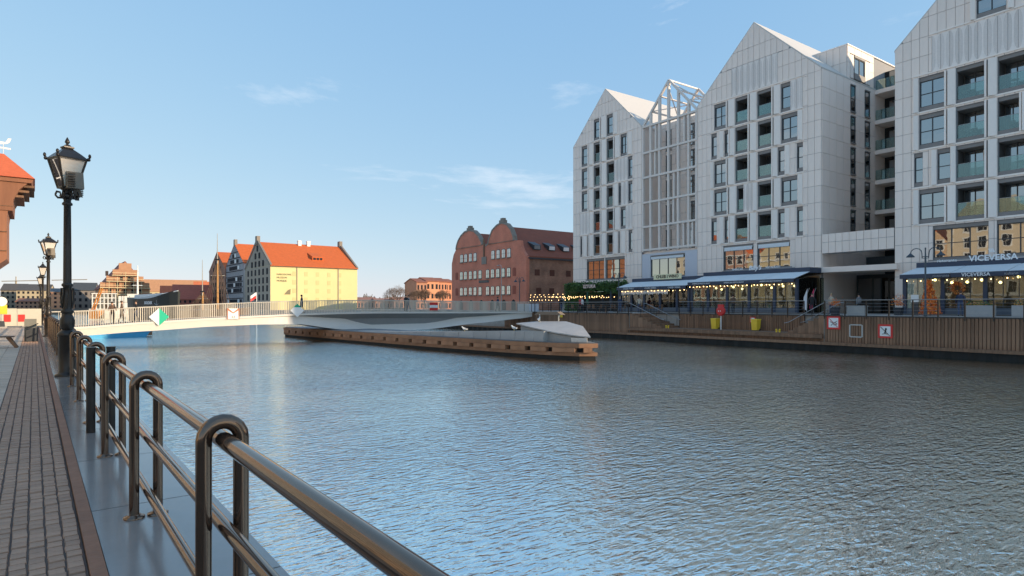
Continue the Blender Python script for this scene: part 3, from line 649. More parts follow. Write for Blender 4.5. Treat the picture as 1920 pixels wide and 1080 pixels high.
for sg in (-1, 1):
    m_ = MB(); m_.bar((0, sg*2.8, 25.9), (5.5, sg*1.4, 27.4), .1); m_.build('brace', M_FRAME, FR); m_ = MB(); m_.bar((0, sg*.3, 28.6), (5.5, sg*3.0, 25.7), .1); m_.build('brace', M_FRAME, FR)
fins = ((16.5, 0), (18.0, 1), (20.9, 3), (15.2, 0), (17.9, 2), (20.8, 4), (16.4, 4), (15.3, 5))
for u, k_ in fins:
    if k_ < 5: m_ = MB(); m_.box(-.1, .35, u-.10-18.7, u+.10-18.7, zs[k_]+.1, zs[k_+1]-.1); m_.build('fin', M_FRAME, FR)
# recessed wall behind the frame
bw = MB(); bw.box(3.2, 3.5, -4.15, 4.15, 8.45, 25.0); bw.build('back_wall', M_CLADB, FR)
bh = [];
for z_ in FL[:5]:
    for a, b_ in ((21.0, 21.9), (17.4, 18.3), (15.6, 17.0), (14.65, 15.3)): bh.append((a, b_, z_+.2, z_+2.9))
clad(FR, [(14.55, 8.45), (22.85, 8.45), (22.85, 25), (14.55, 25)], bh, lambda u, w, d: fw(u, w, d-3.2), [14.55+.83*i for i in range(11)], [8.45]+[v_ for z_ in FL[:5] for v_ in (z_, z_+1.6)]+[24.4, 25.0])
for (a, b_, c, d) in bh: window(FR, lambda u, w, d_: fw(u, w, d_-3.0), a, b_, c, d, 1, 2, .1, .1)
fl = MB(); fl.box(.2, 3.2, -4.15, 4.15, 8.2, 8.45); fl.build('floor', M_CLAD, FR)
# plain base below the frame with its shop window
holed_wall(FR, (14.55, 23.05, EZ, 8.2), [(16.3, 21.67, 5.2, 7.95)], fw, -.35, .02, mat('base_render', (.60, .61, .66), .6, var=.03), None, 'base_wall')
window(FR, fw, 16.3, 21.67, 5.2, 7.95, 4, 1, .2, .12, M_PANEB, 'shop_window')
vl = MB()
for i in range(24): u0 = 16.5+.21*i; vl.prism([(u0, 7.75), (u0, 7.5), (u0+.1, 7.42), (u0+.21, 7.5), (u0+.21, 7.75)], fw, .04, .06)
vl.build('valance', M_AWN, FR)
print('panels', c1, c2, c3)
# ================================================================ east quay
M_PAVE = mat('east_paving', (.38, .34, .30), .8, var=.2, scale=1.5, bump=.1)
M_PILE = mat('dark_sheet_pile', (.022, .020, .018), .8, var=.5, scale=1.4, bump=.5, bscale=5)
def est(name, label, cat, mb, m, **k): return tag(mb.build(name, m, None, ew(0, 0), -EB, **k), label, cat, kind='structure')
g = MB()
g.box(-11.45, 52, -160, 92, -6, EZ-.01); g.box(-14, -11.45, -160, -7.7, -6, EZ-.01); g.box(-14, -11.45, 11.7, 92, -6, EZ-.01)
est('east_promenade', 'raised paved promenade of the east bank in front of the hotel', 'promenade', g, M_PAVE)
g = MB(); g.box(-14, -11.45, -7.7, 11.7, -6, -.40); est('lower_quay', 'low timber landing between the two flights of quay steps', 'landing', g, M_WOOD)
def stair(name, label, s0, z0, s1, z1, n):
    t = ething(name, label, 'steps', s1, -12.75, z1)
    for i in range(n):
        a = (s0-s1)*(i)/n; b = (s0-s1)*(i+1)/n; zt = (z0-z1)*(i+1)/(n+0)-.01
        m_ = MB(); m_.box(-1.24, 1.29, min(a, b), max(a, b), -.5, zt); m_.build('step', M_WOOD if i % 1 == 0 else M_CONC, t)
    for tx in (-1.15, 1.1):
        h = MB(); L = s0-s1
        h.tube([(tx, L*.0-(.35 if L > 0 else -.35), .75), (tx, 0, .82), (tx, L, z0-z1+.98), (tx, L+(.3 if L > 0 else -.3), z0-z1+.98)], .028, 8); h.build('handrail', M_STEEL, t)
        for f in (0.02, .33, .66, .98):
            p = MB(); p.tube([(tx, L*f, (z0-z1)*f+.0), (tx, L*f, (z0-z1)*f+.9)], .02, 6); p.build('baluster', M_BLACK, t)
    return t
stair('quay_steps', 'timber steps down to the landing beneath the hedge restaurant, farther of the two flights', 11.7, EZ, 7.7, -.4, 7)
stair('quay_steps', 'timber steps down to the landing by the hotel entrance, nearer of the two flights', -7.7, EZ, -4.9, -.4, 7)
# plank walls
rw = random.Random(11)
plank_mes = []
def plank(parent, x, y, z0, z1, w_, nm='plank'):
    key = (round(z1-z0, 2), round(w_, 3)); 
    h = (z1-z0)/2; m_ = MB(); th = .07; c = .012
    m_.hexa([(0, -w_/2+.008, -h), (-th, -w_/2+.008+c, -h), (-th, w_/2-.008-c, -h), (0, w_/2-.008, -h)], [(0, -w_/2+.008, h), (-th, -w_/2+.008+c, h), (-th, w_/2-.008-c, h), (0, w_/2-.008, h)])
    return m_.mesh(nm, M_WOOD)
def plank_wall(name, label, s0, s1, t, z0, z1, pitch=.2):
    o = ething(name, label, 'timber wall', (s0+s1)/2, t, z0)
    n = round((s1-s0)/pitch); me = plank(o, 0, 0, z0, z1, pitch)
    for i in range(n):
        link('plank', me, o, (rw.uniform(-.02, .0), s0-(s0+s1)/2+pitch*(i+.5), (z1-z0)/2 + rw.uniform(-.01, .01)))
    bk = MB(); bk.box(.0, .04, -(s1-s0)/2, (s1-s0)/2, 0, z1-z0-.02); bk.build('backing', M_PILE, o)
    return o
pw1 = plank_wall('timber_quay_wall', 'vertical plank quay wall below the right-hand restaurant', -31, -7.75, -14.02, -.95, EZ-.06)
plank_wall('timber_quay_wall', 'recessed plank wall behind the yellow bins on the landing', -4.85, 7.65, -11.5, -.4, EZ-.06)
pw3 = plank_wall('timber_quay_wall', 'vertical plank quay wall between the footbridge and the farther steps', 11.75, 33.4, -14.02, -.95, EZ-.06)
for s0, s1, nm in ((-40, -7.7, 'below the right-hand restaurant'), (-7.68, 11.68, 'along the low landing'), (11.7, 60, 'left of the farther steps')):
    w_ = ething('wale_beam', 'horizontal timber wale on the quay face ' + nm, 'wale', (s0+s1)/2, -14.2, -1.15, 'timber wales along the east quay'); L = (s1-s0)/2-.01
    m_ = MB(); m_.box(-.2, .12, -L, L, 0, .2); m_.build('beam', M_WOOD, w_)
    if s0 == -7.68: m_ = MB(); m_.box(-.05, .14, -L, L, .45, .72); m_.build('edge_beam', M_WOOD, w_)
sp = MB(); n = 330
vs = []
for i in range(n+1):
    s_ = -40+100*i/n; d = -14.05 - (.10 if (i//2) % 2 else 0)
    vs += [(d, s_, -4), (d, s_, -1.0)]
sp.add(vs, [(2*i, 2*i+2, 2*i+3, 2*i+1) for i in range(n)])
est('sheet_piling', 'dark corrugated sheet piling at the waterline of the east quay', 'sheet piling', sp, M_PILE, recalc=False)
cap = MB(); cap.box(-14.15, -13.6, -40, -7.7, EZ-.05, EZ+.03); cap.box(-14.15, -13.6, 11.7, 60, EZ-.05, EZ+.03); cap.box(-11.6, -11.1, -7.6, 11.6, EZ-.05, EZ+.03)
est('quay_cap', 'dark timber capping along the top of the plank walls', 'coping', cap, mat('dark_cap', (.05, .04, .035), .8, var=.3))
# promenade railing
post_me = MB().box(-.03, .03, -.04, .04, -.22, 1.1).mesh('post', M_BLACK)
def prom_rail(name, label, s0, s1, t, step=1.45):
    o = ething(name, label, 'railing', (s0+s1)/2, t, EZ); n = max(1, round((s1-s0)/step)); L = (s1-s0)/2
    for i in range(n+1): link('post', post_me, o, (0, -L+2*L*i/n, 0))
    h = MB(); h.tube([(0, -L, 1.12), (0, L, 1.12)], .03, 8); h.build('handrail', mat('rail_timber', (.25, .23, .21), .5), o)
    for z in (.18, .42, .66, .88): c = MB(); c.tube([(0, -L, z), (0, L, z)], .006, 4); c.build('cable', M_STEEL, o)
    return o
prom_rail('promenade_railing', 'thin black cable railing in front of the right-hand restaurant', -31, -7.8, -14.08)
prom_rail('promenade_railing', 'thin black cable railing above the yellow bins and lifebuoy', -4.8, 7.6, -11.55)
prom_rail('promenade_railing', 'thin black cable railing between the footbridge and the farther steps', 11.8, 27.0, -14.08)

# signs on the plank wall -------------------------------------------------------------------------
def wall_sign(label, s, z, w_, t, marks):
    o = ething('prohibition_sign', label, 'sign', s, t, z)
    f = MB(); f.box(-.05, 0, -w_/2, w_/2, -w_/2, w_/2); f.build('red_frame', M_RED, o)
    i_ = w_*.36; p = MB(); p.box(-.06, -.045, -i_, i_, -i_, i_); p.build('white_plate', M_WHITE, o)
    b = MB(); marks(b, i_); b.build('pictogram', M_BLACK, o)
    sl_ = MB(); sl_.bar((-.068, i_*.9, i_*.9), (-.068, -i_*.9, -i_*.9), .02, w_*.08, (1, 0, 0)); sl_.build('diagonal_bar', M_BLACK if marks is diver else mat('bar_red', (.5, .04, .03), .5), o)
    return o
def bow(b, i):
    b.tube([(-.066, i*.7, i*.2), (-.066, 0, -i*.1), (-.066, -i*.8, i*.35)], .02, 6); b.tube([(-.066, i*.5, -i*.6), (-.066, i*.1, -i*.2), (-.066, -i*.2, -i*.5), (-.066, -i*.7, -i*.3)], .02, 6); b.tube([(-.066, -i*.3, i*.1), (-.066, -i*.8, -i*.3)], .02, 6)
def diver(b, i):
    b.sphere((-.066, -i*.15, i*.45), i*.2, 8, 5, (.1, 1, 1)); b.tube([(-.066, -i*.1, i*.25), (-.066, -i*.05, -i*.1), (-.066, i*.1, -i*.35)], i*.14, 6); b.tube([(-.066, i*.6, -i*.6), (-.066, 0, -i*.5), (-.066, -i*.6, -i*.6)], i*.07, 6)
def dog(b, i): b.tube([(-.066, i*.4, -i*.3), (-.066, 0, i*.2), (-.066, -i*.4, i*.4)], i*.16, 6)
wall_sign('larger red-framed white prohibition sign beside the steps, with crossed curved marks', -8.47, .46, .95, -14.1, bow)
wall_sign('red-framed white prohibition sign with a black diver figure, right of the square grille', -11.95, -.04, .92, -14.1, diver)
wall_sign('smallest red-framed prohibition sign, on the recessed wall between the two yellow bins', -.3, .48, .5, -11.58, dog)
o = ething('square_grille', 'pale square frame with dark grille on the plank wall between two prohibition signs', 'grille', -10.03, -14.1, -.08)
f = MB()
for a in (-.42, .42): f.box(-.05, 0, a-.04, a+.04, -.42, .42); f.box(-.045, 0, -.38, .38, a-.04, a+.04)
f.build('frame', mat('pale_frame', (.45, .42, .38), .7), o)
for i in range(4): s_ = MB(); s_.box(-.03, -.01, -.3+.17*i, -.22+.17*i, -.38, .38); s_.build('slat', M_WOOD, o)
lw_me = None
# lifebuoy stand, bins, bollards
lb = ething('lifebuoy_stand', 'red round lifebuoy housing on a white post on the landing', 'lifebuoy', 2.15, -12.6, -.4)
p = MB(); p.tube([(0, 0, 0), (0, 0, 1.3)], .05, 8); p.build('post', M_WHITE, lb)
c = MB(); c.lathe([(.30, -.11), (.42, -.08), (.43, .08), (.30, .11)], n=22); co = c.build('housing', M_RED, lb, (-.02, 0, 1.62)); co.rotation_euler = (0, R(90), 0)
c = MB(); c.box(-.10, .1, -.26, .26, 1.95, 2.2); c.build('hood', M_RED, lb)
for yy in (-.04, .14): d_ = MB(); d_.lathe([(.05, 0), (.05, .012)], n=10); q_ = d_.build('white_mark', M_WHITE, lb, (-.145, yy, 1.62)); q_.rotation_euler = (0, R(-90), 0)
def bin_(label, s, t, bag):
    o = ething('wheeled_bin', label, 'bin', s, t, -.4, 'yellow bins on the landing')
    b = MB(); b.hexa([(-.24, -.23, .05), (.24, -.23, .05), (.24, .23, .05), (-.24, .23, .05)], [(-.29, -.28, .9), (.29, -.28, .9), (.29, .28, .9), (-.29, .28, .9)]); b.build('body', M_YEL, o)
    l = MB(); l.hexa([(-.32, -.31, .9), (.32, -.31, .9), (.32, .31, .9), (-.32, .31, .9)], [(-.3, -.29, .96), (.3, -.29, .98), (.3, .29, .98), (-.3, .29, .96)]); l.build('lid', M_YEL, o)
    for y_ in (-.22, .22): w_ = MB(); w_.tube([(.2, y_-.03, .09), (.2, y_+.03, .09)], .09, 12); w_.build('wheel', M_BLACK, o)
bin_('yellow wheeled bin beside the red lifebuoy', 2.95, -12.3, 1); bin_('yellow wheeled bin standing alone between the lifebuoy and the nearer steps', -1.05, -12.3, 0)
def bollard(label, s):
    o = ething('mooring_bollard', label, 'bollard', s, -13.7, -.4, 'small yellow mooring bollards')
    for y_ in (-.14, .14): b = MB(); b.lathe([(.07, 0), (.05, .06), (.05, .16), (.08, .19), (.08, .24), (.03, .27)], (0, y_, 0), 10); b.build('horn', M_YEL, o)
    b = MB(); b.tube([(0, -.2, .1), (0, .2, .1)], .03, 8); b.build('crossbar', M_YEL, o)
bollard('small yellow double mooring bollard near the nearer steps', -3.9); bollard('small yellow double mooring bollard at the foot of the farther steps', 7.2)

# ================================================================ restaurants
M_CURT = mat('striped_interior', (.20, .14, .09), .8, var=.75, scale=1.1, stretch=(1, 3, .4))
M_INT = mat('warm_interior', (.17, .12, .075), .8, var=.7, scale=2.2)
M_GLASST = glass('pavilion_glass', (.05, .045, .04), .03, (1, .96, .9), see=.80)
M_FLOOR = mat('deck_boards', (.12, .10, .085), .8, var=.3)
WROT = (R(90), 0, R(-90))                       # lettering that faces the river
def bulbs(parent, s0, s1, t, z, n, sag=.06):
    wv = MB(); pts_ = []
    for i in range(n*2+1): pts_.append((t, s0+(s1-s0)*i/(2*n), z-(sag if i % 2 else 0)))
    wv.tube(pts_, .008, 4); wo = wv.build('cable', M_BLACK, parent)
    me_ = BULB
    for i in range(n):
        if (i*7919+n) % 9: link('bulb', me_, wo, (pts_[2*i+1][0], pts_[2*i+1][1]+((i*37) % 11-5)*.012, pts_[2*i+1][2]-((i*53) % 7)*.012))
BULB = MB().sphere((0, 0, -.05), .04, 6, 4).mesh('bulb', M_BULB)
def pavilion(name, label, s0, s1, tf, ze, zt, tb, posts, txts, lights, wall_t=-.9):
    """glazed terrace: s0<s1, front at tf, eave height ze, roof meets fascia at tb, zt"""
    o = ething(name, label, 'restaurant', (s0+s1)/2, tf, EZ); c = (s0+s1)/2; L = (s1-s0)/2
    F = lambda s, t, z: (t-tf, s-c, z-EZ)
    fl = MB(); fl.box(.2, -tf-.05, -L, L, -.01, .1); fl.build('deck', M_FLOOR, o)
    n = max(1, round((s1-s0)/3.2))
    for i in range(n):                               # awning cloths, one per bay
        a = -L+2*L*i/n+.03; b = -L+2*L*(i+1)/n-.03; k_ = MB(); x1 = tb-tf
        k_.hexa([(-.25, a, ze-EZ), (x1, a, zt-EZ), (x1, b, zt-EZ), (-.25, b, ze-EZ)], [(-.25, a, ze-EZ+.04), (x1, a, zt-EZ+.04), (x1, b, zt-EZ+.04), (-.25, b, ze-EZ+.04)])
        aw = k_.build('awning', M_AWN, o)
        v = MB(); v.box(-.29, -.26, a, b, ze-EZ-.3, ze-EZ+.03); v.build('valance', M_NAVY, aw)
    fa = MB(); fa.box(tb-tf, -tf-.2, -L, L, zt-EZ-.05, zt-EZ+.45); fa.build('fascia', M_NAVY, o)
    for p_ in posts:
        k_ = MB(); w_ = .13; k_.box(.25, .5, p_-c-w_, p_-c+w_, .1, ze-EZ+.02); k_.build('post', M_NAVY, o)
    sk = MB(); sk.box(.3, .42, -L, L, .1, .55); sk.build('plinth', mat('plinth_grey', (.11, .12, .14), .6), o)
    ps = sorted(posts)
    for a, b in zip(ps[:-1], ps[1:]):
        m_ = MB(); m_.box(.36, .375, a-c+.13, b-c-.13, .55, ze-EZ-.02); g_ = m_.build('pane', M_GLASST, o)
        k_ = max(2, round((b-a)/1.0))
        for i in range(1, k_): q_ = MB(); u = a-c+.13+(b-a-.26)*i/k_; q_.box(.34, .40, u-.02, u+.02, .55, ze-EZ-.02); q_.build('mullion', M_ANTH, o)
    iw = MB(); iw.box(-tf+wall_t, -tf+wall_t+.1, -L, L, .1, ze-EZ+.4); iw.build('inner_wall', M_CURT, o)
    sd = MB(); sd.box(.5, -tf-.1, -L, -L+.05, .1, ze-EZ+.2); sd.build('side_glass', M_GLASST, o)
    cl = MB(); cl.hexa([(.4, -L, ze-EZ-.02), (-tf-.2, -L, zt-EZ-.1), (-tf-.2, L, zt-EZ-.1), (.4, L, ze-EZ-.02)], [(.4, -L, ze-EZ-.01), (-tf-.2, -L, zt-EZ-.07), (-tf-.2, L, zt-EZ-.07), (.4, L, ze-EZ-.01)]); cl.build('ceiling', M_INT, o)
    rr2 = random.Random(int(s0*10))
    for i in range(int((s1-s0)/1.5)):                # tables and chairs behind the glass
        u = -L+.7+1.5*i; x = 1.2+rr2.random()*1.4; tb_ = MB(); tb_.lathe([(.25, .1), (.03, .13), (.03, .8), (.38, .81), (.38, .85)], (x, u, 0), 10); tb_.build('table', M_WOODB, o)
        for sg in (-1, 1):
            ch = MB(); ch.box(x-.2, x+.2, u+sg*.62-.2, u+sg*.62+.2, .45, .55); ch.box(x-.2, x+.2, u+sg*.82-.03, u+sg*.82+.03, .55, 1.0)
            for dx in (-.17, .17):
                for dy in (-.17, .17): ch.box(x+dx-.02, x+dx+.02, u+sg*.62+dy-.02, u+sg*.62+dy+.02, .1, .45)
            ch.build('chair', M_WOOD, o)
    for i in range(int((s1-s0)/1.1)):                # pendant lamps
        u = -L+.5+1.1*i; pl = MB(); pl.sphere((1.6+rr2.random(), u, 2.45+rr2.random()*.4), .11, 8, 5); pl.build('pendant_lamp', M_BULB, o)
    bulbs(o, -L+.1, L-.1, -.2, ze-EZ-.33, int(lights*(s1-s0)))
    return o, F
VV, F = pavilion('restaurant_terrace', 'navy-framed restaurant terrace at the right edge, lettered above its white awnings', -26.5, -9.1, -5.0, 4.1, 4.75, -2.2,
    [-9.25, -11.9, -14.6, -17.6, -20.6, -23.6, -26.4], (), 1.1)
M_LET = mat('white_lettering', (.85, .85, .85), .5, var=0)
M_LETG = mat('grey_lettering', (.35, .36, .38), .5, var=0)
text('fascia_lettering', 'VICEVERSA', .62, M_LET, VV, F(-14.3, -2.25, 5.3), WROT, depth=.02, bold=.012)
text('fascia_lettering', 'ristorante', .34, M_LET, VV, F(-11.3, -2.25, 5.26), WROT, depth=.02)
text('fascia_lettering', 'italiano', .34, M_LET, VV, F(-17.0, -2.25, 5.26), WROT, depth=.02)
text('valance_lettering', 'VICEVERSA', .36, M_LET, VV, F(-14.2, -5.31, 3.95), WROT, depth=.005, bold=.006)
text('valance_lettering', 'ristorante', .28, M_LETG, VV, F(-12.0, -5.31, 3.95), WROT, depth=.005)
text('valance_lettering', 'italiano', .28, M_LETG, VV, F(-16.3, -5.31, 3.95), WROT, depth=.005)
em = MB()
for i in range(3): em.bar(F(-14.15-.12*i, -2.25, 5.72), F(-14.05-.12*i, -2.25, 6.0), .07, .03, (1, 0, 0))
em.build('fascia_emblem', M_LET, VV)
BL, F = pavilion('restaurant_terrace', 'glazed restaurant terrace hung with warm bulbs, behind the red lifebuoy', -.3, 11.7, -5.0, 4.15, 4.85, -2.6,
    [-.2, 2.0, 4.7, 7.2, 9.5, 11.6], (), 2.4)
text('fascia_lettering', 'Billy\'s', .62, M_LET, BL, F(5.4, -2.66, 5.5), WROT, depth=.02, shear=.3, bold=.012)
text('fascia_lettering', 'AMERICAN', .26, M_LET, BL, F(7.4, -2.66, 5.45), WROT, depth=.02)
text('fascia_lettering', 'RESTAURANT', .26, M_LET, BL, F(3.4, -2.66, 5.48), WROT, depth=.02)
for s_ in (9.9, 6.0, 2.0): text('valance_lettering', 'AMERICAN RESTAURANT', .2, M_LET, BL, F(s_, -5.31, 4.0), WROT, depth=.005)
lb_ = MB(); lb_.box(4.15, 4.2, -3.2, 4.4, 3.95, 4.65); lb_.build('sign_backing', mat('fascia_grey', (.30, .29, .29), .6), BL)
CH, F = pavilion('restaurant_terrace', 'glazed restaurant terrace with cream name board, right of the hedge', 11.9, 22.3, -5.0, 3.85, 4.55, -2.6,
    [12.0, 13.6, 16.0, 18.4, 20.4, 22.2], (), 2.0)
sg = MB(); sg.box(2.25, 2.33, F(14.6, 0, 0)[1], F(18.7, 0, 0)[1], 3.82, 4.42); sgo = sg.build('name_board', mat('cream_board', (.75, .68, .42), .5), CH)
text('lettering', 'CHLEB I WINO', .5, M_BLACK, sgo, (2.24, F(16.65, 0, 0)[1], 4.12), WROT, depth=.01, bold=.012)
for s_ in (20.3, 16.9, 13.5): text('valance_lettering', 'CHLEB I WINO', .26, M_LET, CH, F(s_, -5.31, 3.7), WROT, depth=.005)
# paper garlands behind the bread restaurant's valance
gl = MB(); rg = random.Random(5)
for i in range(34):
    y_ = F(14.6, 0, 0)[1] + .21*i; 
    gl.prism([(y_, 2.55), (y_+.17, 2.55), (y_+.17, 2.25-.12*rg.random()), (y_+.085, 2.1-.15*rg.random()), (y_, 2.25-.12*rg.random())], lambda u, w, d: (-d, u, w), .02, .03)
tag(gl.build('paper_garland', M_WHITE, CH), kind='stuff')

# ivy hedge restaurant --------------------------------------------------------------------------
M_LEAF = [mat('ivy_leaf_%d' % i, c, .6, var=.3, scale=6) for i, c in enumerate(((.07, .15, .035), (.11, .21, .045), (.045, .10, .03)))]
def leaves(mb, n, fn, size, rnd, tilt=1.0):
    for i in range(n):
        p = Vector(fn(rnd)); mb.cur = rnd.randrange(3); s = size*rnd.uniform(.6, 1.3)
        a = Vector((rnd.gauss(0, 1), rnd.gauss(0, 1), rnd.gauss(0, 1))).normalized(); b = a.cross(Vector((rnd.gauss(0, 1), rnd.gauss(0, 1), rnd.gauss(0, 1)))).normalized()
        mb.add([p-a*s, p+b*s*.55, p+a*s, p-b*s*.55], [(0, 1, 2, 3)])
HG = ething('ivy_hedge', 'tall green ivy-clad pergola with lettering, beside the brick granary', 'hedge', 28, -3.2, EZ)
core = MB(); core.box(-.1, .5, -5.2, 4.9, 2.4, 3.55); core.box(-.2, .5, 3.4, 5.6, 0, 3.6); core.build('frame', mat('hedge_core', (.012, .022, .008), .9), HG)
lv = MB(); rl = random.Random(9)
leaves(lv, 5200, lambda q: (q.uniform(-.45, .1)+.1*q.gauss(0, 1), q.uniform(-5.5, 5.3), 2.35+1.45*q.random()+.12*q.gauss(0, 1)+(.25 if False else 0)), .13, rl)
leaves(lv, 3000, lambda q: (q.uniform(-.6, .1), q.uniform(3.0, 6.0)+.15*q.gauss(0, 1), q.uniform(0, 3.8)), .13, rl)
tag(lv.build('foliage', M_LEAF, HG, recalc=False), kind='stuff')
text('lettering', 'SZTUKA', .62, mat('pink_letters', (.75, .55, .48), .5, var=0), HG, (-.75, .6, 3.25), WROT, depth=.04, bold=.015)
cp_ = MB(); cp_.box(-1.6, -.6, -3.0, 3.2, 2.5, 2.56); cp_.build('glass_canopy', M_BALU, HG)
gr = MB(); gr.box(.5, .6, -5.2, 3.4, 0, 3.6); gr.build('shop_front', M_DARK, HG)
bulbs(HG, -5, 5.5, -1.6, 2.0, 24, .12); bulbs(HG, -5, 5.5, -3.6, 2.1, 24, .12)

# double lamp posts on the promenade
M_LAMPB = mat('blue_grey_lamp', (.06, .075, .09), .45, metal=.3)
def dlamp(name, label, s, t, H_, wide=.95, rz=-EB):
    o = thing(name, label, 'street lamp', ew(s, t, EZ), rz, 'two-armed lamps on the far promenade')
    MB().lathe([(.11, 0), (.11, .5), (.06, .6), (.055, H_-.8), (.04, H_)], n=10).build('pole', M_LAMPB, o)
    c = MB(); c.tube([(0, 0, H_), (0, 0, H_+.12)], .05, 8); c.tube([(0, -.2, H_-.5), (0, .2, H_-.5)], .03, 6); c.build('collar', M_LAMPB, o)
    for sg in (-1, 1):
        a = MB(); a.tube([(0, sg*.05, H_-.6), (0, sg*.2, H_-.6), (0, sg*.22, H_-.25)] + [(0, sg*(wide*.6-(wide*.38)*math.cos(math.pi*i/6)), H_-.25+.35*math.sin(math.pi*i/6)) for i in range(1, 7)], .03, 6); ar = a.build('arm', M_LAMPB, o)
        MB().lathe([(.05, 0), (.09, -.06), (.24, -.2), (.27, -.27), (.2, -.27)], (0, sg*wide*.98, H_-.22), 12).build('lamp_shade', M_LAMPB, ar)
dlamp('promenade_lamp', 'blue-grey two-armed lamp post in front of the right-hand restaurant', -13.15, -11, 4.6)
dlamp('promenade_lamp', 'two-armed lamp post in front of the cream name board', 18.2, -9, 4.3)
dlamp('promenade_lamp', 'two-armed lamp post by the side wall of the brick granary', 38.5, -8, 4.6)
o = ething('tall_lamp', 'tall thin pale lamp post in front of the brick granary facade', 'street lamp', 43.0, -8, EZ)
MB().lathe([(.1, 0), (.07, 1), (.045, 6.2)], n=8).build('pole', M_STEEL, o)
m_ = MB(); m_.tube([(0, 0, 6.2), (0, .1, 6.6), (0, .4, 6.75), (0, .75, 6.7)], .035, 6); m_.build('arm', M_STEEL, o)
m_ = MB(); m_.hexa([(-.1, .7, 6.6), (.1, .7, 6.6), (.08, 1.1, 6.62), (-.08, 1.1, 6.62)], [(-.1, .7, 6.72), (.1, .7, 6.72), (.08, 1.1, 6.7), (-.08, 1.1, 6.7)]); m_.build('lamp_head', M_STEEL, o)

# autumn leaf cone and pots, menu board, planters
M_ORL = [mat('orange_leaf_%d' % i, c, .6, var=.3, scale=6) for i, c in enumerate(((.85, .22, .035), (.90, .36, .07), (.60, .12, .03)))]
oc = ething('autumn_tree', 'tall cone of orange autumn leaves standing by the restaurant door', 'tree', -12.0, -7.2, EZ)
MB().lathe([(.05, 0), (.04, 2.4)], n=8).build('trunk', M_WOOD, oc)
lv = MB()
def cone(q):
    h = q.random()**1.3; r_ = .62*(1-h)+.14; a = q.uniform(0, 6.28); k_ = math.sqrt(q.random()); return (r_*k_*math.cos(a), r_*k_*math.sin(a)+.1*h, .12+2.5*h)
leaves(lv, 1500, cone, .085, rl); tag(lv.build('crown', M_ORL, oc, recalc=False), kind='stuff')
def pot(label, s, t, leafm, size):
    o = ething('potted_plant', label, 'plant', s, t, EZ)
    MB().hexa([(-.22, -.22, 0), (.22, -.22, 0), (.22, .22, 0), (-.22, .22, 0)], [(-.28, -.28, .6), (.28, -.28, .6), (.28, .28, .6), (-.28, .28, .6)]).build('planter', mat('planter_dark', (.03, .035, .045), .6), o)
    l = MB(); leaves(l, 260, lambda q: (q.gauss(0, .18), q.gauss(0, .18), .75+abs(q.gauss(0, size))), .06, rl); tag(l.build('foliage', leafm, o, recalc=False), kind='stuff')
pot('dark planter with a bunch of orange leaves left of the autumn cone', -9.6, -6.6, M_ORL, .35)
pot('dark planter with yellow autumn leaves at the top of the nearer steps', -6.2, -9.5, M_ORL, .25)
mb_ = ething('menu_board', 'dark menu stand with a white sheet beside the orange leaf cone', 'menu stand', -11.0, -7.2, EZ)
MB().box(-.03, .03, -.22, .22, 0, 1.0).build('stand', M_ANTH, mb_); m_ = MB(); m_.box(-.06, -.03, -.26, .26, 1.0, 1.55); m_.build('sheet', M_WHITE, mb_)
for i, (s_, lab) in enumerate(((-14.9, 'pale box planter below the lettered fascia, left of its neighbour'), (-17.6, 'pale box planter at the right edge of the picture'))):
    o = ething('box_planter', lab, 'planter', s_, -6.6, EZ); MB().box(-.25, .25, -.85, .85, 0, .75).build('box', mat('planter_pale', (.42, .40, .38), .7), o)
    l = MB(); leaves(l, 420, lambda q: (q.gauss(0, .12), q.uniform(-.8, .8), .78+abs(q.gauss(0, .12))), .05, rl); tag(l.build('foliage', [M_LEAF[0], M_LEAF[1], M_ORL[1]], o, recalc=False), kind='stuff')
wr = thing('wreath', 'orange leaf wreath hanging on the restaurant door', 'wreath', ew(-12.9, -4.72, 3.0), -EB)
l = MB(); leaves(l, 300, lambda q: (lambda a: (-.06+q.gauss(0, .03), .36*math.cos(a)+q.gauss(0, .08), .36*math.sin(a)+q.gauss(0, .08)))(q.uniform(0, 6.28)), .06, rl); tag(l.build('leaves', M_ORL, wr, recalc=False), kind='stuff')
db = ething('stone_block', 'pale stone plinth in front of the hotel entrance', 'plinth', -7.4, -8.5, EZ); m_ = MB(); m_.box(-.3, .3, -.65, .65, 0, .66); m_.box(-.34, .34, -.69, .69, .66, .74); m_.build('block', M_CONC, db)
for i, (s_, cA, lab) in enumerate(((-1.9, (.7, .68, .68), 'white sail banner leaning near the hotel entrance'), (-2.5, (.55, .03, .10), 'red sail banner beside the white one near the hotel entrance'))):
    o = ething('sail_banner', lab, 'banner', s_, -6.0, EZ); m_ = MB(); m_.tube([(0, 0, 0), (0, -.05, 1.8), (0, -.25, 2.3)], .02, 6); m_.build('pole', M_STEEL, o)
    m_ = MB(); m_.prism([(.0, .3), (.35, .5), (.28, 1.5), (-.05, 2.25), (-.02, 1.5)], lambda u, w, d: (d, u-.02, w), -.012, .012); m_.build('cloth', mat('banner%d' % i, cA, .7), o)
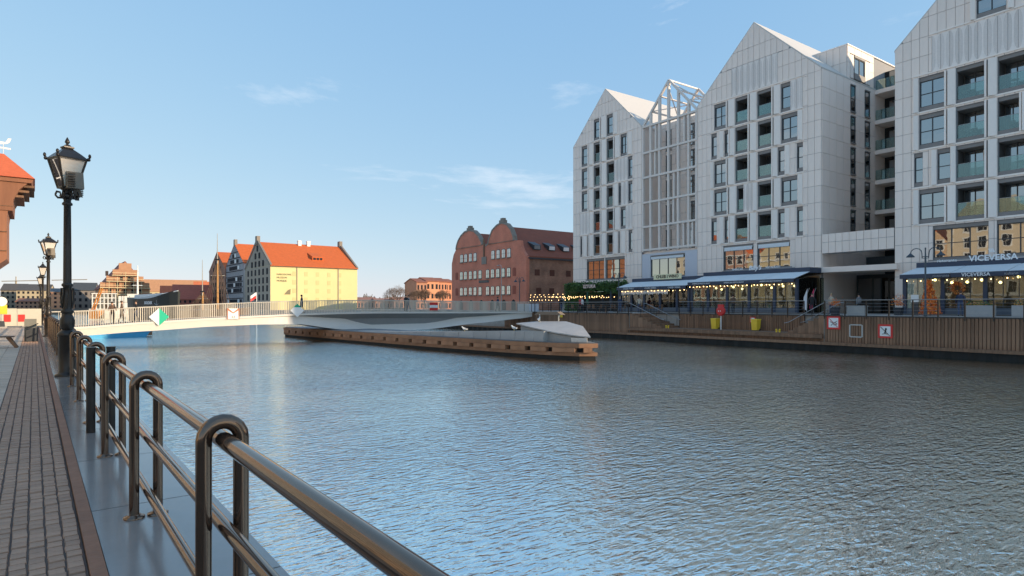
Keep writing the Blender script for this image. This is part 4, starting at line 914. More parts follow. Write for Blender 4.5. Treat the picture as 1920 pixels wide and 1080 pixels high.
# ================================================================ footbridge
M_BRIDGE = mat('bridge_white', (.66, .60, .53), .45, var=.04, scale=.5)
M_BRUND = mat('bridge_underside_shade', (.20, .195, .185), .5, var=.08)  # darker grey puts the shade below the overhanging deck edge into the colour
M_DECKB = mat('bridge_deck', (.22, .20, .18), .8, var=.15)
BR = thing('footbridge', 'white curved swing footbridge crossing the river to the east quay', 'bridge', (0, 57, 0))
import bisect
def curve(tab):
    xs = [p[0] for p in tab]
    def f(x):
        i = max(1, min(len(xs)-1, bisect.bisect(xs, x))); (x0, *a), (x1, *b) = tab[i-1], tab[i]; k_ = (x-x0)/(x1-x0); k_ = max(0, min(1, k_)); k_ = k_*k_*(3-2*k_)*.35 + k_*.65
        return [u+(v_-u)*k_ for u, v_ in zip(a, b)]
    return f
#        x    deck edge z, crease dy, crease z, bottom dy, bottom z
sec = curve([(1.0, .02, .0, -.10, .10, -.62), (2.8, .06, .0, -.08, .12, -.61), (7, .36, .0, .2, .12, -.36), (12.1, .62, .0, .46, .10, -.08), (16, .80, .05, .62, .05, .02), (19.3, .93, .15, .72, -.1, .0),
             (22.8, 1.02, .45, .48, -.25, -.52), (26.7, 1.06, .75, .17, -.35, -.9), (32.7, 1.03, .75, .13, -.30, -.76), (39.5, .99, .4, .46, -.1, -.22), (45.3, .96, .1, .83, .0, .2), (47.3, .95, .05, .86, .05, .4)])
XS = [1.0+46.3*i/92 for i in range(93)]; W2 = 5.0
def strip(name, m, pf):
    mb = MB(); pts_ = [pf(x) for x in XS]; k_ = len(pts_[0]); vs = [p for q_ in pts_ for p in q_]
    mb.add(vs, [(i*k_+j, (i+1)*k_+j, (i+1)*k_+(j+1) % k_, i*k_+(j+1) % k_) for i in range(len(XS)-1) for j in range(k_)], True)
    mb.add(pts_[0], [tuple(range(k_))]); mb.add(pts_[-1], [tuple(range(k_))]); o = mb.build(name, m, BR)
    for p in o.data.polygons: p.use_smooth = False
    return o
def edge_top(x): e = sec(x); return [(x, -.06, e[0]-.14), (x, -.06, e[0]+.03), (x, .22, e[0]+.03), (x, .22, e[0]-.14)]
strip('deck_edge', M_BRIDGE, edge_top)
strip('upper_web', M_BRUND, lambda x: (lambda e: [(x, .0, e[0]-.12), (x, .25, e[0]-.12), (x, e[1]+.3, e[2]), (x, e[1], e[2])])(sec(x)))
strip('ribbon_girder', M_BRIDGE, lambda x: (lambda e: [(x, e[1]-.012, e[2]+.06), (x, e[1]+.4, e[2]+.06), (x, e[3]+.9, e[4]), (x, e[3], e[4])])(sec(x)))
strip('deck', M_DECKB, lambda x: (lambda e: [(x, .2, e[0]-.1), (x, .2, e[0]), (x, W2, e[0]), (x, W2, e[0]-.1)])(sec(x)))
strip('far_girder', M_BRIDGE, lambda x: (lambda e: [(x, W2-.1, e[0]-.5), (x, W2-.1, e[0]+.02), (x, W2+.15, e[0]+.02), (x, W2+.15, e[0]-.5)])(sec(x)))
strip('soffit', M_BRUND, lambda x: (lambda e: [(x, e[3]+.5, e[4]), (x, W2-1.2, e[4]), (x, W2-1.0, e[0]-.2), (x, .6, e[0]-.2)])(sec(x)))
M_BAL = mat('bridge_baluster', (.62, .55, .45), .45, metal=.2, var=.05)
bal_me = MB().box(-.018, .018, -.03, .03, 0, 1.16).mesh('baluster', M_BAL)
nb = 292
for i in range(nb):
    x = 1.6+45.2*i/nb; o = link('baluster', bal_me, BR, (x, .04, sec(x)[0]+.02))
hr = MB(); hr.tube([(x, .04, sec(x)[0]+1.19) for x in XS], .03, 6); hr.build('handrail', M_BAL, BR)
fr_ = MB(); 
for i in range(nb): x = 1.6+45.2*i/nb; z = sec(x)[0]; fr_.box(x-.015, x+.015, W2-.04, W2+.02, z+.02, z+1.16)
tag(fr_.build('far_balusters', M_BAL, BR, recalc=False), kind='stuff')
hr = MB(); hr.tube([(x, W2-.01, sec(x)[0]+1.19) for x in XS], .03, 6); hr.build('handrail', M_BAL, BR)
pv = MB(); pv.lathe([(1.5, -1.4), (1.5, -.95), (1.15, -.8), (1.1, -.55)], (25.6, 1.7, 0), 24); pv.build('pivot_drum', mat('bronze_drum', (.22, .16, .09), .4, metal=.5), BR)
# signs fixed to the bridge railing
def bsign(name, label, x, z, build):
    o = thing(name, label, 'sign', (x, 56.88, z)); build(o); return o
M_GRN = mat('sign_green', (.0, .42, .24), .5, var=.04)
def dia(o):
    m_ = MB(); m_.prism([(-.72, 0), (0, -.72), (0, .72)], lambda u, w, d: (u, d, w), -.03, .03); m_.build('white_half', M_WHITE, o)
    m_ = MB(); m_.prism([(0, -.72), (.72, 0), (0, .72)], lambda u, w, d: (u, d, w), -.03, .03); m_.build('green_half', M_GRN, o)
bsign('diamond_sign', 'white and green diamond navigation sign on the bridge railing', 8.0, .78, dia)
def dia2(o):
    m_ = MB(); m_.prism([(-.62, 0), (0, -.62), (.62, 0), (0, .62)], lambda u, w, d: (u, d, w), -.03, .03); m_.build('white_plate', mat('white_sign_gloss', (.85, .85, .84), .25, var=.02), o)
    m_ = MB(); m_.prism([(-.35, .3), (.35, .3), (0, .64)], lambda u, w, d: (u, d, w), -.04, -.03); m_.build('green_tip', M_GRN, o)
bsign('diamond_sign', 'bright white diamond navigation sign at mid-bridge', 19.1, 1.25, dia2)
def mark(o):
    m_ = MB(); m_.box(-.42, .42, -.03, .03, -.45, .45); m_.build('white_plate', M_WHITE, o)
    m_ = MB(); m_.prism([(-.42, .47), (-.0, .1), (.42, .47), (.5, .47), (.5, -.5), (.44, -.5), (.44, .3), (0, .02), (-.44, .3), (-.44, -.5), (-.5, -.5), (-.5, .47)], lambda u, w, d: (u, d, w), -.05, -.032); m_.build('red_border', mat('sign_brick_red', (.45, .16, .08), .6), o)
    text('numerals', '3,5', .26, M_BLACK, o, (0, -.045, -.28), (R(90), 0, 0), depth=.005)
bsign('clearance_sign', 'square white clearance sign with a notched red border on the bridge railing', 13.6, 1.0, mark)
def noent(o):
    for nm, z0, z1, m__ in (('red_band', .14, .42, M_RED), ('white_band', -.14, .14, M_WHITE), ('red_band', -.42, -.14, M_RED)): m_ = MB(); m_.box(-.48, .48, -.03, .03, z0+.002, z1-.002); m_.build(nm, m__, o)
bsign('no_entry_board', 'red board with white middle band on the bridge railing', 33.5, 1.62, noent)

# ================================================================ fender island
FN = thing('fender_island', 'long timber-walled fender island with dark square gaps, under the swing bridge', 'fender', (24.5, 45, WATER))
ox, oy = 24.5, 45
outl = [(21.2, 67.2), (22.3, 52), (23.3, 40.7), (24.5, 32), (25.3, 28.9), (26.1, 27.1), (26.95, 26.5), (27.85, 28.0), (28.5, 31), (28.4, 40), (27.2, 53), (24.6, 67.2)]
def ring(off):
    n = len(outl); cx = sum(p[0] for p in outl)/n; cy = sum(p[1] for p in outl)/n; out_ = []
    for i in range(n):
        p0, p, p1 = outl[i-1], outl[i], outl[(i+1) % n]; d = Vector((p1[0]-p0[0], p1[1]-p0[1])).normalized(); nrm = Vector((d.y, -d.x)); c = Vector((p[0]-cx, p[1]-cy))
        if nrm.dot(c) < 0: nrm = -nrm
        out_.append((p[0]+nrm.x*off-ox, p[1]+nrm.y*off-oy))
    return out_
def slab_ring(name, off, z0, z1, m, par=None): m_ = MB(); m_.prism(ring(off), lambda u, w, d: (u, w, d), z0, z1); return m_.build(name, m, par or FN)
slab_ring('pile_core', -.25, -2, .92, M_PILE)
slab_ring('lower_beam', .06, .22, .44, M_WOODB); slab_ring('upper_beam', .10, .72, .98, M_WOODB)
slab_ring('dark_skirt', -.06, -.4, .2, M_PILE)
slab_ring('deck', -.05, .99, 1.03, mat('fender_deck', (.20, .20, .20), .6, var=.2))
blk = MB().box(-.22, .22, -.6, .6, 0, .27).mesh('spacer_block', M_WOODB)
r0 = ring(-.06); pts_ = [Vector(p) for p in r0]
for a, b in zip(pts_[:6], pts_[1:7]):
    L = (b-a).length; n = max(1, round(L/1.75))
    for i in range(n):
        p = a+(b-a)*((i+.5)/n); o = link('spacer_block', blk, FN, (p.x, p.y, .445), math.atan2((b-a).y, (b-a).x)-math.pi/2); o.scale = (1, (L/n-.45)/1.2, 1)
# sloping concrete wall and end house
M_FCON = mat('fender_concrete', (.36, .345, .325), .75, var=.16, scale=1.2, bump=.25)
wl_pts = [(22.85, 52, .05), (23.3, 47, .12), (23.8, 41, .28), (24.4, 36, .46), (24.95, 32, .60), (25.35, 29.6, .64)]
for i in range(len(wl_pts)-1):
    (x0, y0, h0), (x1, y1, h1) = wl_pts[i], wl_pts[i+1]; n = 3
    for j in range(n):
        f0, f1 = j/n+.004, (j+1)/n-.004; P = lambda f: (x0+(x1-x0)*f-ox, y0+(y1-y0)*f-oy); H_ = lambda f: 1.03+h0+(h1-h0)*f
        a, b = P(f0), P(f1); m_ = MB(); w_ = .9
        m_.hexa([(a[0], a[1], 1.03), (b[0], b[1], 1.03), (b[0]+w_, b[1], 1.03), (a[0]+w_, a[1], 1.03)], [(a[0]+.08, a[1], H_(f0)), (b[0]+.08, b[1], H_(f1)), (b[0]+w_, b[1], H_(f1)), (a[0]+w_, a[1], H_(f0))]); m_.build('wall_panel', M_FCON, FN)
hs = [(25.95, 32.6), (25.72, 30.8), (25.85, 29.1), (26.2, 27.85), (26.72, 27.05), (27.6, 28.6), (27.8, 30.4), (27.6, 32.6)]
zt_ = [1.92, 1.76, 1.52, 1.38, 1.27, 1.80, 2.04, 2.02]
m_ = MB(); n = len(hs); m_.add([(x-ox, y-oy, 1.03) for x, y in hs]+[(x-ox, y-oy, z) for (x, y), z in zip(hs, zt_)], [tuple(range(n))[::-1]]+[(i, (i+1) % n, n+(i+1) % n, n+i) for i in range(n)]+[(n, n+1, n+6, n+7), (n+1, n+2, n+5, n+6), (n+2, n+3, n+5), (n+3, n+4, n+5)])
m_.build('end_house', M_FCON, FN)
# roof: bent sheet overhanging the house, low along the river side
rim = [(25.95, 33.1, 2.02), (25.55, 30.9, 1.82), (25.7, 29.0, 1.57), (26.1, 27.7, 1.42), (26.75, 26.8, 1.32), (27.85, 28.6, 1.90), (28.05, 30.4, 2.17), (27.8, 33.1, 2.13)]
n = len(rim); m_ = MB(); T = [(x-ox, y-oy, z+.07) for x, y, z in rim]; B_ = [(x-ox, y-oy, z) for x, y, z in rim]
caps = [(0, 1, 6, 7), (1, 2, 5, 6), (2, 3, 5), (3, 4, 5)]
m_.add(B_+T, [(i, (i+1) % n, n+(i+1) % n, n+i) for i in range(n)]+[tuple(n+i for i in c_) for c_ in caps]+[c_[::-1] for c_ in caps])
m_.build('end_roof', mat('grey_lead_roof', (.46, .43, .40), .6, var=.16, scale=1.4, bump=.2), FN)
m_ = MB(); m_.box(-.03, .02, -.5, .5, -.12, .14); pl = m_.build('name_plate', mat('plate_pale', (.62, .54, .47), .6, var=.2, scale=9), FN, (26.38-ox, 27.4-oy, 1.17)); pl.rotation_euler = (0, 0, R(33))
sa, sb_ = at(1006, 590, 43), at(1056, 588, 42)
for px in (1012, 1047): p = at(px, 590, 42.5); m_ = MB(); m_.tube([(p.x-ox, p.y-oy, 2.1), (p.x-ox, p.y-oy, 2.7)], .05, 8); m_.build('roof_post', M_STEEL, FN)
dv = (sb_-sa).normalized(); sd_ = Vector((-dv.y, dv.x, 0))*.35; zz = 2.66
def q3(p, k, z): return (p.x+sd_.x*k-ox, p.y+sd_.y*k-oy, z)
m_ = MB(); m_.hexa([q3(sa, -1, zz), q3(sb_, -1, zz), q3(sb_, 1, zz), q3(sa, 1, zz)], [q3(sa+dv*.3, -1, zz+.22), q3(sb_-dv*.3, -1, zz+.22), q3(sb_-dv*.3, 1, zz+.22), q3(sa+dv*.3, 1, zz+.22)]); m_.build('signal_shelf', mat('shelf_brown', (.20, .15, .11), .7), FN)
for nm_, s_ in (('left of', 28.0), ('right of', 22.0)):
    o = ething('marker_lamp', 'pair of small yellow marker lamps on the quay edge, ' + nm_ + ' the signal shelf', 'marker lamp', s_, -14.25, EZ-.25)
    for y_ in (-.22, .0, .3): m_ = MB(); m_.tube([(0, y_, -.3), (0, y_, .25)], .085, 8); m_.build('lamp', M_YEL if y_ < .2 else M_WHITE, o)
# gulls
def gull(label, loc, rz):
    o = thing('gull', label, 'gull', loc, rz, 'gulls on the fender island')
    b = MB(); b.tube([(-.22, 0, .13), (-.14, 0, .15), (-.02, 0, .18), (.09, 0, .22), (.14, 0, .28), (.17, 0, .33), (.21, 0, .34), (.235, 0, .335)], [.01, .045, .085, .075, .045, .045, .035, .01], 10); b.build('body', M_WHITE, o)
    for sg in (-1, 1): w_ = MB(); w_.sphere((-.07, sg*.065, .19), .1, 8, 5, (1.6, .25, .5)); w_.build('wing', mat('gull_grey', (.42, .43, .45), .7), o)
    b = MB(); b.tube([(.23, 0, .335), (.28, 0, .32)], [.012, .004], 6); b.build('beak', M_YEL, o)
    for sg in (-1, 1): l = MB(); l.tube([(0, sg*.03, 0), (0, sg*.03, .12)], .008, 5); l.build('leg', M_YEL, o)
gull('white gull standing on the roof of the fender end house', (27.3, 32.3, WATER+2.16), .6)
gull('white gull on the sloping wall just left of the end house', (25.15, 32.3, WATER+1.62), 2.0)
gull('white gull standing farther along the fender wall', (24.6, 37.4, WATER+1.42), 2.6)
# ================================================================ brick granary with round gables
M_BRICKR = brick_mat('red_painted_brick', (.62, .20, .12), (.66, .23, .14), (.52, .20, .14), bw=.3, bh=.1, patch=.14)
M_BRICKO = brick_mat('old_brown_brick', (.36, .165, .10), (.28, .13, .085), (.38, .28, .20), bw=.3, bh=.1, patch=.35)
M_TILE = tile_mat('dull_red_tiles', (.30, .085, .045))
M_TILEO = tile_mat('orange_tiles', (.62, .13, .026), axis=0)
M_STONE = mat('grey_stone_trim', (.26, .22, .18), .8, var=.2)
M_WIN = glass('old_window_glass', (.02, .022, .025), .35, (.95, .98, 1))
RG = ething('brick_granary', 'red brick granary with two round gables, left of the hotel', 'granary', 48, 0, EZ)
def rg(u, w, d): return (-d, u-48, w-EZ)
out_r = [(71.6, .9), (71.6, 9.7), (70.9, 11.4), (70.0, 12.3), (69.8, 13.0), (69.2, 13.9), (68.2, 14.7), (66.9, 15.3), (65.3, 15.5), (63.6, 15.2), (62.2, 14.3), (61.2, 13.2), (60.9, 12.5), (59.7, 12.2), (58.9, 12.5), (58.6, 13.4), (57.6, 14.7), (56.2, 15.4), (54.7, 15.7), (53.2, 15.3), (52.0, 14.3), (51.3, 13.1), (51.2, 12.4), (49.4, 12.3), (49.2, 11.4), (48.6, 10.4), (47.7, 9.6), (47.7, .9)]
front = MB(); front.prism([(u, w-0) for u, w in out_r], lambda u, w, d: rg(u, w, d), -.6, 0); front.build('front_wall', M_BRICKR, RG)
tr = MB()
for i in range(3, 12): a, b = out_r[i], out_r[i+1]; tr.bar(rg(*a, -.3), rg(*b, -.3), .75, .3)
for i in range(13, 22): a, b = out_r[i], out_r[i+1]; tr.bar(rg(*a, -.3), rg(*b, -.3), .75, .3)
tr.build('gable_coping', M_STONE, RG)
for u, z in ((65.3, 15.5), (54.7, 15.7)): f = MB(); f.box(-.1, .7, u-.65-48, u+.65-48, z-EZ, z+.45-EZ); f.box(0, .6, u-.4-48, u+.4-48, z+.45-EZ, z+.8-EZ); f.build('gable_cap', M_STONE, RG)
for z_ in (12.45,):
    for a, b in ((61.0, 69.9), (51.3, 58.7)): f = MB(); f.box(-.1, .02, a-48, b-48, z_-.12-EZ, z_+.06-EZ); f.build('string_course', M_BRICKO, RG)
body = MB(); body.box(.6, 24, .0, 23.4, 0, 9.6-EZ); body.build('side_wall', M_BRICKO, RG)
for (a, m_r, b) in ((-.2, 6.4, 12.0), (12.0, 17.6, 23.8)):
    for lo, hi in ((a, m_r), (b, m_r)):
        r_ = MB(); r_.hexa([(.3, lo, 9.5-EZ), (24.3, lo, 9.5-EZ), (24.3, hi, 14.9-EZ), (.3, hi, 14.9-EZ)], [(.3, lo, 9.7-EZ), (24.3, lo, 9.7-EZ), (24.3, hi, 15.1-EZ), (.3, hi, 15.1-EZ)]); r_.build('roof_slope', M_TILE, RG)
    r_ = MB(); r_.prism([(a+.3, 9.5-EZ), (b-.3, 9.5-EZ), (m_r, 14.8-EZ)], lambda u, w, d: (d, u, w), 23.6, 23.9); r_.build('back_gable', M_BRICKO, RG)
ea = MB(); ea.box(.4, 24.3, -.32, -.05, 9.25-EZ, 9.5-EZ); ea.build('eaves_gutter', M_ANTH, RG)
def arched(w_, h, n=5):
    return [(-w_/2, 0), (w_/2, 0), (w_/2, h-.12)] + [(w_/2*math.cos(math.pi*i/n), h-.12+.14*math.sin(math.pi*i/n)) for i in range(1, n)] + [(-w_/2, h-.12)]
win_me = MB().prism(arched(.86, 1.35), lambda u, w, d: (-d, u, w), .0, .03).mesh('window', M_WIN)
sur_me = MB()
sur_me.prism(arched(1.08, 1.5), lambda u, w, d: (-d, u, w-.06), .004, .016)
sur_me = sur_me.mesh('reveal', M_ANTH)
bar_me = MB().box(-.045, -.03, -.03, .03, 0, 1.33).box(-.045, -.03, -.43, .43, .62, .67).box(-.2, 0, -.55, .55, -.16, -.06).mesh('frame', M_STONE)
def gwin(par, u, z):
    o = link('window', win_me, par, rg(u, z, .03)); link('reveal', sur_me, o, (.022, 0, 0)); link('frame', bar_me, o)
for u in (67.84, 66.37, 64.72, 63.12): gwin(RG, u, 9.8)
for u in (57.3, 55.69, 54.11, 52.5): gwin(RG, u, 9.8)
cols = (67.92, 66.45, 64.72, 63.12, 61.43, 59.0, 57.41, 55.79, 54.21, 52.57)
for u in cols: gwin(RG, u, 6.6); gwin(RG, u, 3.65)
bl = MB().prism(arched(.9, 1.35), lambda u, w, d: (-d, u, w), .0, .03).mesh('blind_window', mat('brick_blind', (.33, .095, .06), .9, var=.15))
for u in (69.65, 51.0):
    for z in (6.6, 3.65): link('blind_window', bl, RG, rg(u, z, .02))
for u in (68, 64.5, 61, 57.5, 54, 51.2):
    a = MB(); a.prism([(-.6, 0), (.6, 0), (.6, 1.2), (.35, 1.65), (0, 1.8), (-.35, 1.65), (-.6, 1.2)], lambda q_, w, d: (-d, q_, w), 0, .04); a.build('door', M_DARK, RG, rg(u, EZ+.01, .02))
cr = MB(); cr.prism([(-.75, 0), (.75, 0), (.75, 1.3), (-.75, 1.3)], lambda q_, w, d: (-d, q_, w), 0, .12); cr.build('relief_plaque', M_STONE, RG, rg(60.1, 9.0, .0))
nb_ = MB(); nb_.box(-.08, 0, -1.6, 1.6, 0, .45); no = nb_.build('name_board', M_ANTH, RG, rg(60.2, 5.75, 0)); text('lettering', 'RESTAURANT', .34, M_STONE, no, (-.09, 0, .22), WROT, depth=.005)
dr = MB(); dr.box(-.14, 0, -.2, .2, 0, 3.2); dr.build('downpipe', M_WOOD, RG, rg(60.1, 10.3, 0))
for t_, z in ((2.4, 6.6), (5.5, 6.6), (9.0, 6.6), (12.5, 6.6), (2.7, 3.6), (5.4, 3.6), (9.0, 3.6), (12.5, 3.6)):
    s_ = MB(); s_.box(t_-.5, t_+.5, -.03, .2, z-EZ, z+1.0-EZ); s_.build('shutter_window', mat('red_shutter', (.12, .04, .025), .8), RG)
for t_ in (3.2, 6.3, 9.4, 12.5):                    # roof lights
    z0, y0 = 10.9-EZ, 1.45; d = MB(); sl_ = (14.9-9.5)/(6.6)
    d.hexa([(t_-.75, y0-.35, z0), (t_+.75, y0-.35, z0), (t_+.75, y0+1.2, z0+1.25), (t_-.75, y0+1.2, z0+1.25)], [(t_-.75, y0-.45, z0+.75), (t_+.75, y0-.45, z0+.75), (t_+.75, y0+1.3, z0+1.45), (t_-.75, y0+1.3, z0+1.45)])
    do = d.build('roof_light', M_ANTH, RG); p = MB(); p.add([(t_-.6, y0-.43, z0+.1), (t_+.6, y0-.43, z0+.1), (t_+.6, y0-.48, z0+.7), (t_-.6, y0-.48, z0+.7)], [(0, 1, 2, 3)]); p.build('pane', M_PANE, do)
dd = MB(); dd.box(7.3, 9.9, -.5, -.02, 0, 2.3); ddo = dd.build('porch', M_CONC, RG); p = MB(); p.box(7.9, 9.2, -.53, -.5, 0, 1.8); p.build('door', M_DARK, ddo)

# ================================================================ old granaries and houses beyond the bridge
def house(name, label, cat, x0, x1, y0, y1, z0, eave, ridge, axis, wallm, roofm, gablem=None, group=None, over=.4, stepped=False, par_caps=None):
    """axis 'x': ridge runs along x and the gables face west/east; 'y': ridge along y"""
    o = thing(name, label, cat, ((x0+x1)/2, (y0+y1)/2, z0), 0, group); X = (x1-x0)/2; Y = (y1-y0)/2; e = eave-z0; r_ = ridge-z0
    b = MB(); b.box(-X, X, -Y, Y, -1, e); b.build('wall', wallm, o)
    th = .3
    if axis == 'x':
        for sx in (-X, X-.4): g_ = MB(); g_.prism([(-Y, e), (Y, e), (0, r_)], lambda u, w, d: (d, u, w), sx, sx+.4); g_.build('gable', gablem or wallm, o)
        for sg in (-1, 1): f = MB(); f.hexa([(-X-.05, sg*(Y+over), e-over*.5), (X+.05, sg*(Y+over), e-over*.5), (X+.05, 0, r_), (-X-.05, 0, r_)], [(-X-.05, sg*(Y+over), e-over*.5+th), (X+.05, sg*(Y+over), e-over*.5+th), (X+.05, 0, r_+th), (-X-.05, 0, r_+th)]); f.build('roof_slope', roofm, o)
    else:
        for sy in (-Y, Y-.4): g_ = MB(); g_.prism([(-X, e), (X, e), (0, r_)], lambda u, w, d: (u, d, w), sy, sy+.4); g_.build('gable', gablem or wallm, o)
        for sg in (-1, 1): f = MB(); f.hexa([(sg*(X+over), -Y-.05, e-over*.5), (sg*(X+over), Y+.05, e-over*.5), (0, Y+.05, r_), (0, -Y-.05, r_)], [(sg*(X+over), -Y-.05, e-over*.5+th), (sg*(X+over), Y+.05, e-over*.5+th), (0, Y+.05, r_+th), (0, -Y-.05, r_+th)]); f.build('roof_slope', roofm, o)
    return o
M_CREAM = mat('cream_yellow_render', (.72, .62, .30), .8, var=.05, scale=.3)
M_GREYR = mat('grey_brown_render', (.38, .31, .24), .85, var=.1, scale=.4)
M_WD = mat('window_dark', (.03, .03, .035), .7, var=.1, spec=.1)
CG = house('cream_granary', 'long cream-walled granary with bright orange tiled roof and museum lettering', 'granary', 60.5, 90.2, 205.8, 236, .4, 14.9, 23.4, 'x', M_CREAM, M_TILEO, M_GREYR)
X, Y = 14.85, 15.1
gw = MB(); gw.box(-X-.06, -X-.01, -Y, Y, -.5, 14.45); gw.build('gable_front', M_GREYR, CG)
wm = MB().prism(arched(1.5, 2.0), lambda u, w, d: (-d, u, w), 0, .1).mesh('window', M_WD)
for r_, (z, n, sp) in enumerate(((4.7, 6, 4.5), (7.6, 6, 4.5), (10.3, 6, 4.5), (13.2, 6, 4.5), (16.1, 4, 4.4), (18.9, 2, 4.6), (21.4, 1, 1))):
    for i in range(n): link('window', wm, CG, (-X-.08, -.6+(i-(n-1)/2)*sp, z-1.1-.4))
for x in (-X+.2, X-.2): p = MB(); p.box(x-.55, x+.55, -1.0, 1.0, 22.3, 25.2); p.build('gable_finial', M_STONE, CG)
for x in (-X+.1, X-.1):
    for sg in (-1, 1): p = MB(); p.bar((x, sg*(Y+.3), 14.5), (x, sg*.8, 23.4), .6, .7); p.build('gable_coping', M_STONE, CG)
for x in (-.6, 2.6): p = MB(); p.box(x-.55, x+.55, -1.2, 0, 20.5, 24.2); p.box(x-.65, x+.65, -1.3, .1, 24.2, 24.5); p.build('chimney', M_WHITE, CG)
p = MB(); p.hexa([(.2, -11.4, 16.9), (4.0, -11.4, 16.9), (4.0, -8, 17.6), (.2, -8, 17.6)], [(.2, -11.4, 18.2), (4.0, -11.4, 18.2), (4.0, -6.2, 19.9), (.2, -6.2, 19.9)]); d = p.build('dormer', M_TILEO, CG)
for i in range(3): q_ = MB(); q_.box(.5+1.15*i, 1.4+1.15*i, -11.46, -11.41, 17.1, 17.9); q_.build('window', M_WD, d)
sw = MB().box(-.55, .55, -.06, 0, 0, 1.5).mesh('blind_window', mat('cream_shade', (.62, .53, .25), .8, var=.05))
for x in (-7.2, -3.3, .6, 4.6, 8.4):
    for z in (2.6, 5.6, 8.4, 11.2): link('blind_window', sw, CG, (x, -Y-.0, z))
for x in (-6.3, 7.9): p = MB(); p.box(x-.12, x+.12, -Y-.2, -Y, 0, 14.2); p.build('downpipe', M_GREYR, CG)
ge = MB(); ge.box(-X-.2, X+.2, -Y-.55, -Y-.3, 14.15, 14.4); ge.build('gutter', mat('gutter_brown', (.2, .08, .04), .7), CG)
M_LETB = mat('brown_lettering', (.22, .18, .10), .7, var=0)
for i, t_ in enumerate(('NARODOWE', 'MUZEUM', 'MORSKIE')): text('wall_lettering', t_, .80, M_LETB, CG, (-12.9, -Y-.08, 11.6-1.05*i), (R(90), 0, 0), depth=.02, align='LEFT')
em = MB(); em.prism([(-1, -.9), (.2, .5), (1.1, .9), (1.0, -.9)], lambda u, w, d: (u, -d, w), 0, .06); em.build('wall_emblem', M_LETB, CG, (-9.5, -Y-.02, 6.0))

M_HT = mat('half_timber_infill', (.62, .58, .58), .85, var=.12)
HT = house('half_timbered_granary', 'narrow grey half-timbered granary with orange roof between two other gables', 'granary', 60.5, 90, 238.4, 263.6, .4, 17.5, 25.2, 'x', M_HT, M_TILEO, M_HT)
hx = -14.75; tb = MB()
for z in (2, 4.2, 6.2, 8.3, 10.4, 12.4, 14.5, 17.1, 19.4, 21.6):
    hw_ = 12.5 if z < 17.2 else 12.5*(1-(z-17.1)/7.9); tb = MB(); tb.box(hx-.12, hx, -hw_, hw_, z-.13, z+.13); tb.build('beam', M_WD, HT)
for i in range(17):
    y_ = -12.4+1.55*i; top = 17.1 if abs(y_) > 12.4 else 17.1+7.6*(1-abs(y_)/12.6); tb = MB(); tb.box(hx-.10, hx, y_-.12, y_+.12, 0, top); tb.build('post', M_WD, HT)
for z, n in ((3.0, 7), (7.1, 7), (9.2, 7), (11.3, 7), (15.6, 5), (18.1, 4), (20.3, 2)):
    for i in range(n):
        y_ = (i-(n-1)/2)*3.0; q_ = MB(); q_.box(hx-.16, hx-.01, y_-1.1, y_+1.1, z-.6, z+.75); q_.build('window', M_WD if (i*7+int(z)) % 5 else M_WHITE, HT)
p = MB(); p.box(-14.9, -13.9, -.9, .9, 24.0, 26.6); p.build('gable_finial', M_STONE, HT)
for x in (-4, 2): p = MB(); p.box(x-.4, x+.4, -.6, .6, 24, 26); p.build('chimney', M_STONE, HT)
DG = house('dark_granary', 'dark brown brick granary gable behind the tall sailing mast', 'granary', 60.5, 88, 265, 294, .4, 16.5, 24, 'x', M_BRICKO, M_TILEO)
for z, n in ((4.2, 6), (7.2, 6), (10.2, 6), (13.2, 6), (16.6, 4), (19.4, 2)):
    for i in range(n): q_ = MB(); q_.box(-13.85, -13.74, (i-(n-1)/2)*4-.7, (i-(n-1)/2)*4+.7, z-.9, z+.9); q_.build('window', M_WD, DG)
# land of the island with the granaries
isl = MB(); isl.box(57, 112, 180, 318, -6, .4); isl.box(60, 112, 92, 180, -6, .6); isl.box(22, 57, 228, 318, -6, .35)
tag(isl.build('island_ground', M_PAVE), 'paved granary island beyond the footbridge', 'ground', kind='structure')
# stepped brick gable house with scaffolding
M_BRICKY = mat('orange_brown_brick', (.48, .25, .14), .85, var=.2, scale=.8)  # orange-brown brick, mottled at random
M_SCAF = mat('scaffold_boards', (.72, .60, .35), .7, var=.12)
c = at(232, 560, 250)
BH = house('scaffolded_house', 'brick gabled house with dark red roof and yellow scaffolding on its front', 'house', c.x-8, c.x+9, c.y, c.y+24, .4, 8.6, 19.6, 'y', M_BRICKY, tile_mat('purple_red_tiles', (.30, .09, .065)))
for i in range(4): s_ = MB(); s_.box(-8.5+2.1*i+.0, 8.5-2.1*i, -12.15, -11.6, 8.2+2.6*i, 8.2+2.6*(i+1)); s_.build('stepped_gable', M_BRICKY, BH)
for z in (3.4, 6.0, 8.6, 11.2, 13.6):
    hw_ = 8.6 if z < 9 else 8.6-(z-8.6)*.8; b = MB(); b.box(-hw_, hw_, -13.6, -12.4, z-.12, z+.1); bo = b.build('scaffold_board', M_SCAF, BH); b = MB(); b.box(-hw_, hw_, -13.65, -13.58, z+.9, z+1.05); b.build('guard_rail', M_SCAF, bo)
for i in range(7): x = -8.4+2.8*i; b = MB(); b.tube([(x, -13.6, 0), (x, -13.6, 15-abs(x)*.7)], .09, 5); b.build('scaffold_pole', M_SCAF, BH)
for z in (2, 4.7, 7.3, 9.9, 12.3):
    n = 5 if z < 8 else (3 if z < 11 else 2)
    for i in range(n): q_ = MB(); q_.box((i-(n-1)/2)*2.6-.5, (i-(n-1)/2)*2.6+.5, -12.25, -11.9, z-.7, z+.7); q_.build('window', M_WD, BH)
for x in (-5, 0, 4): p = MB(); p.box(x-.5, x+.5, 3, 4.2, 14, 19.5 if x == 0 else 16); p.build('chimney', M_BRICKY, BH)
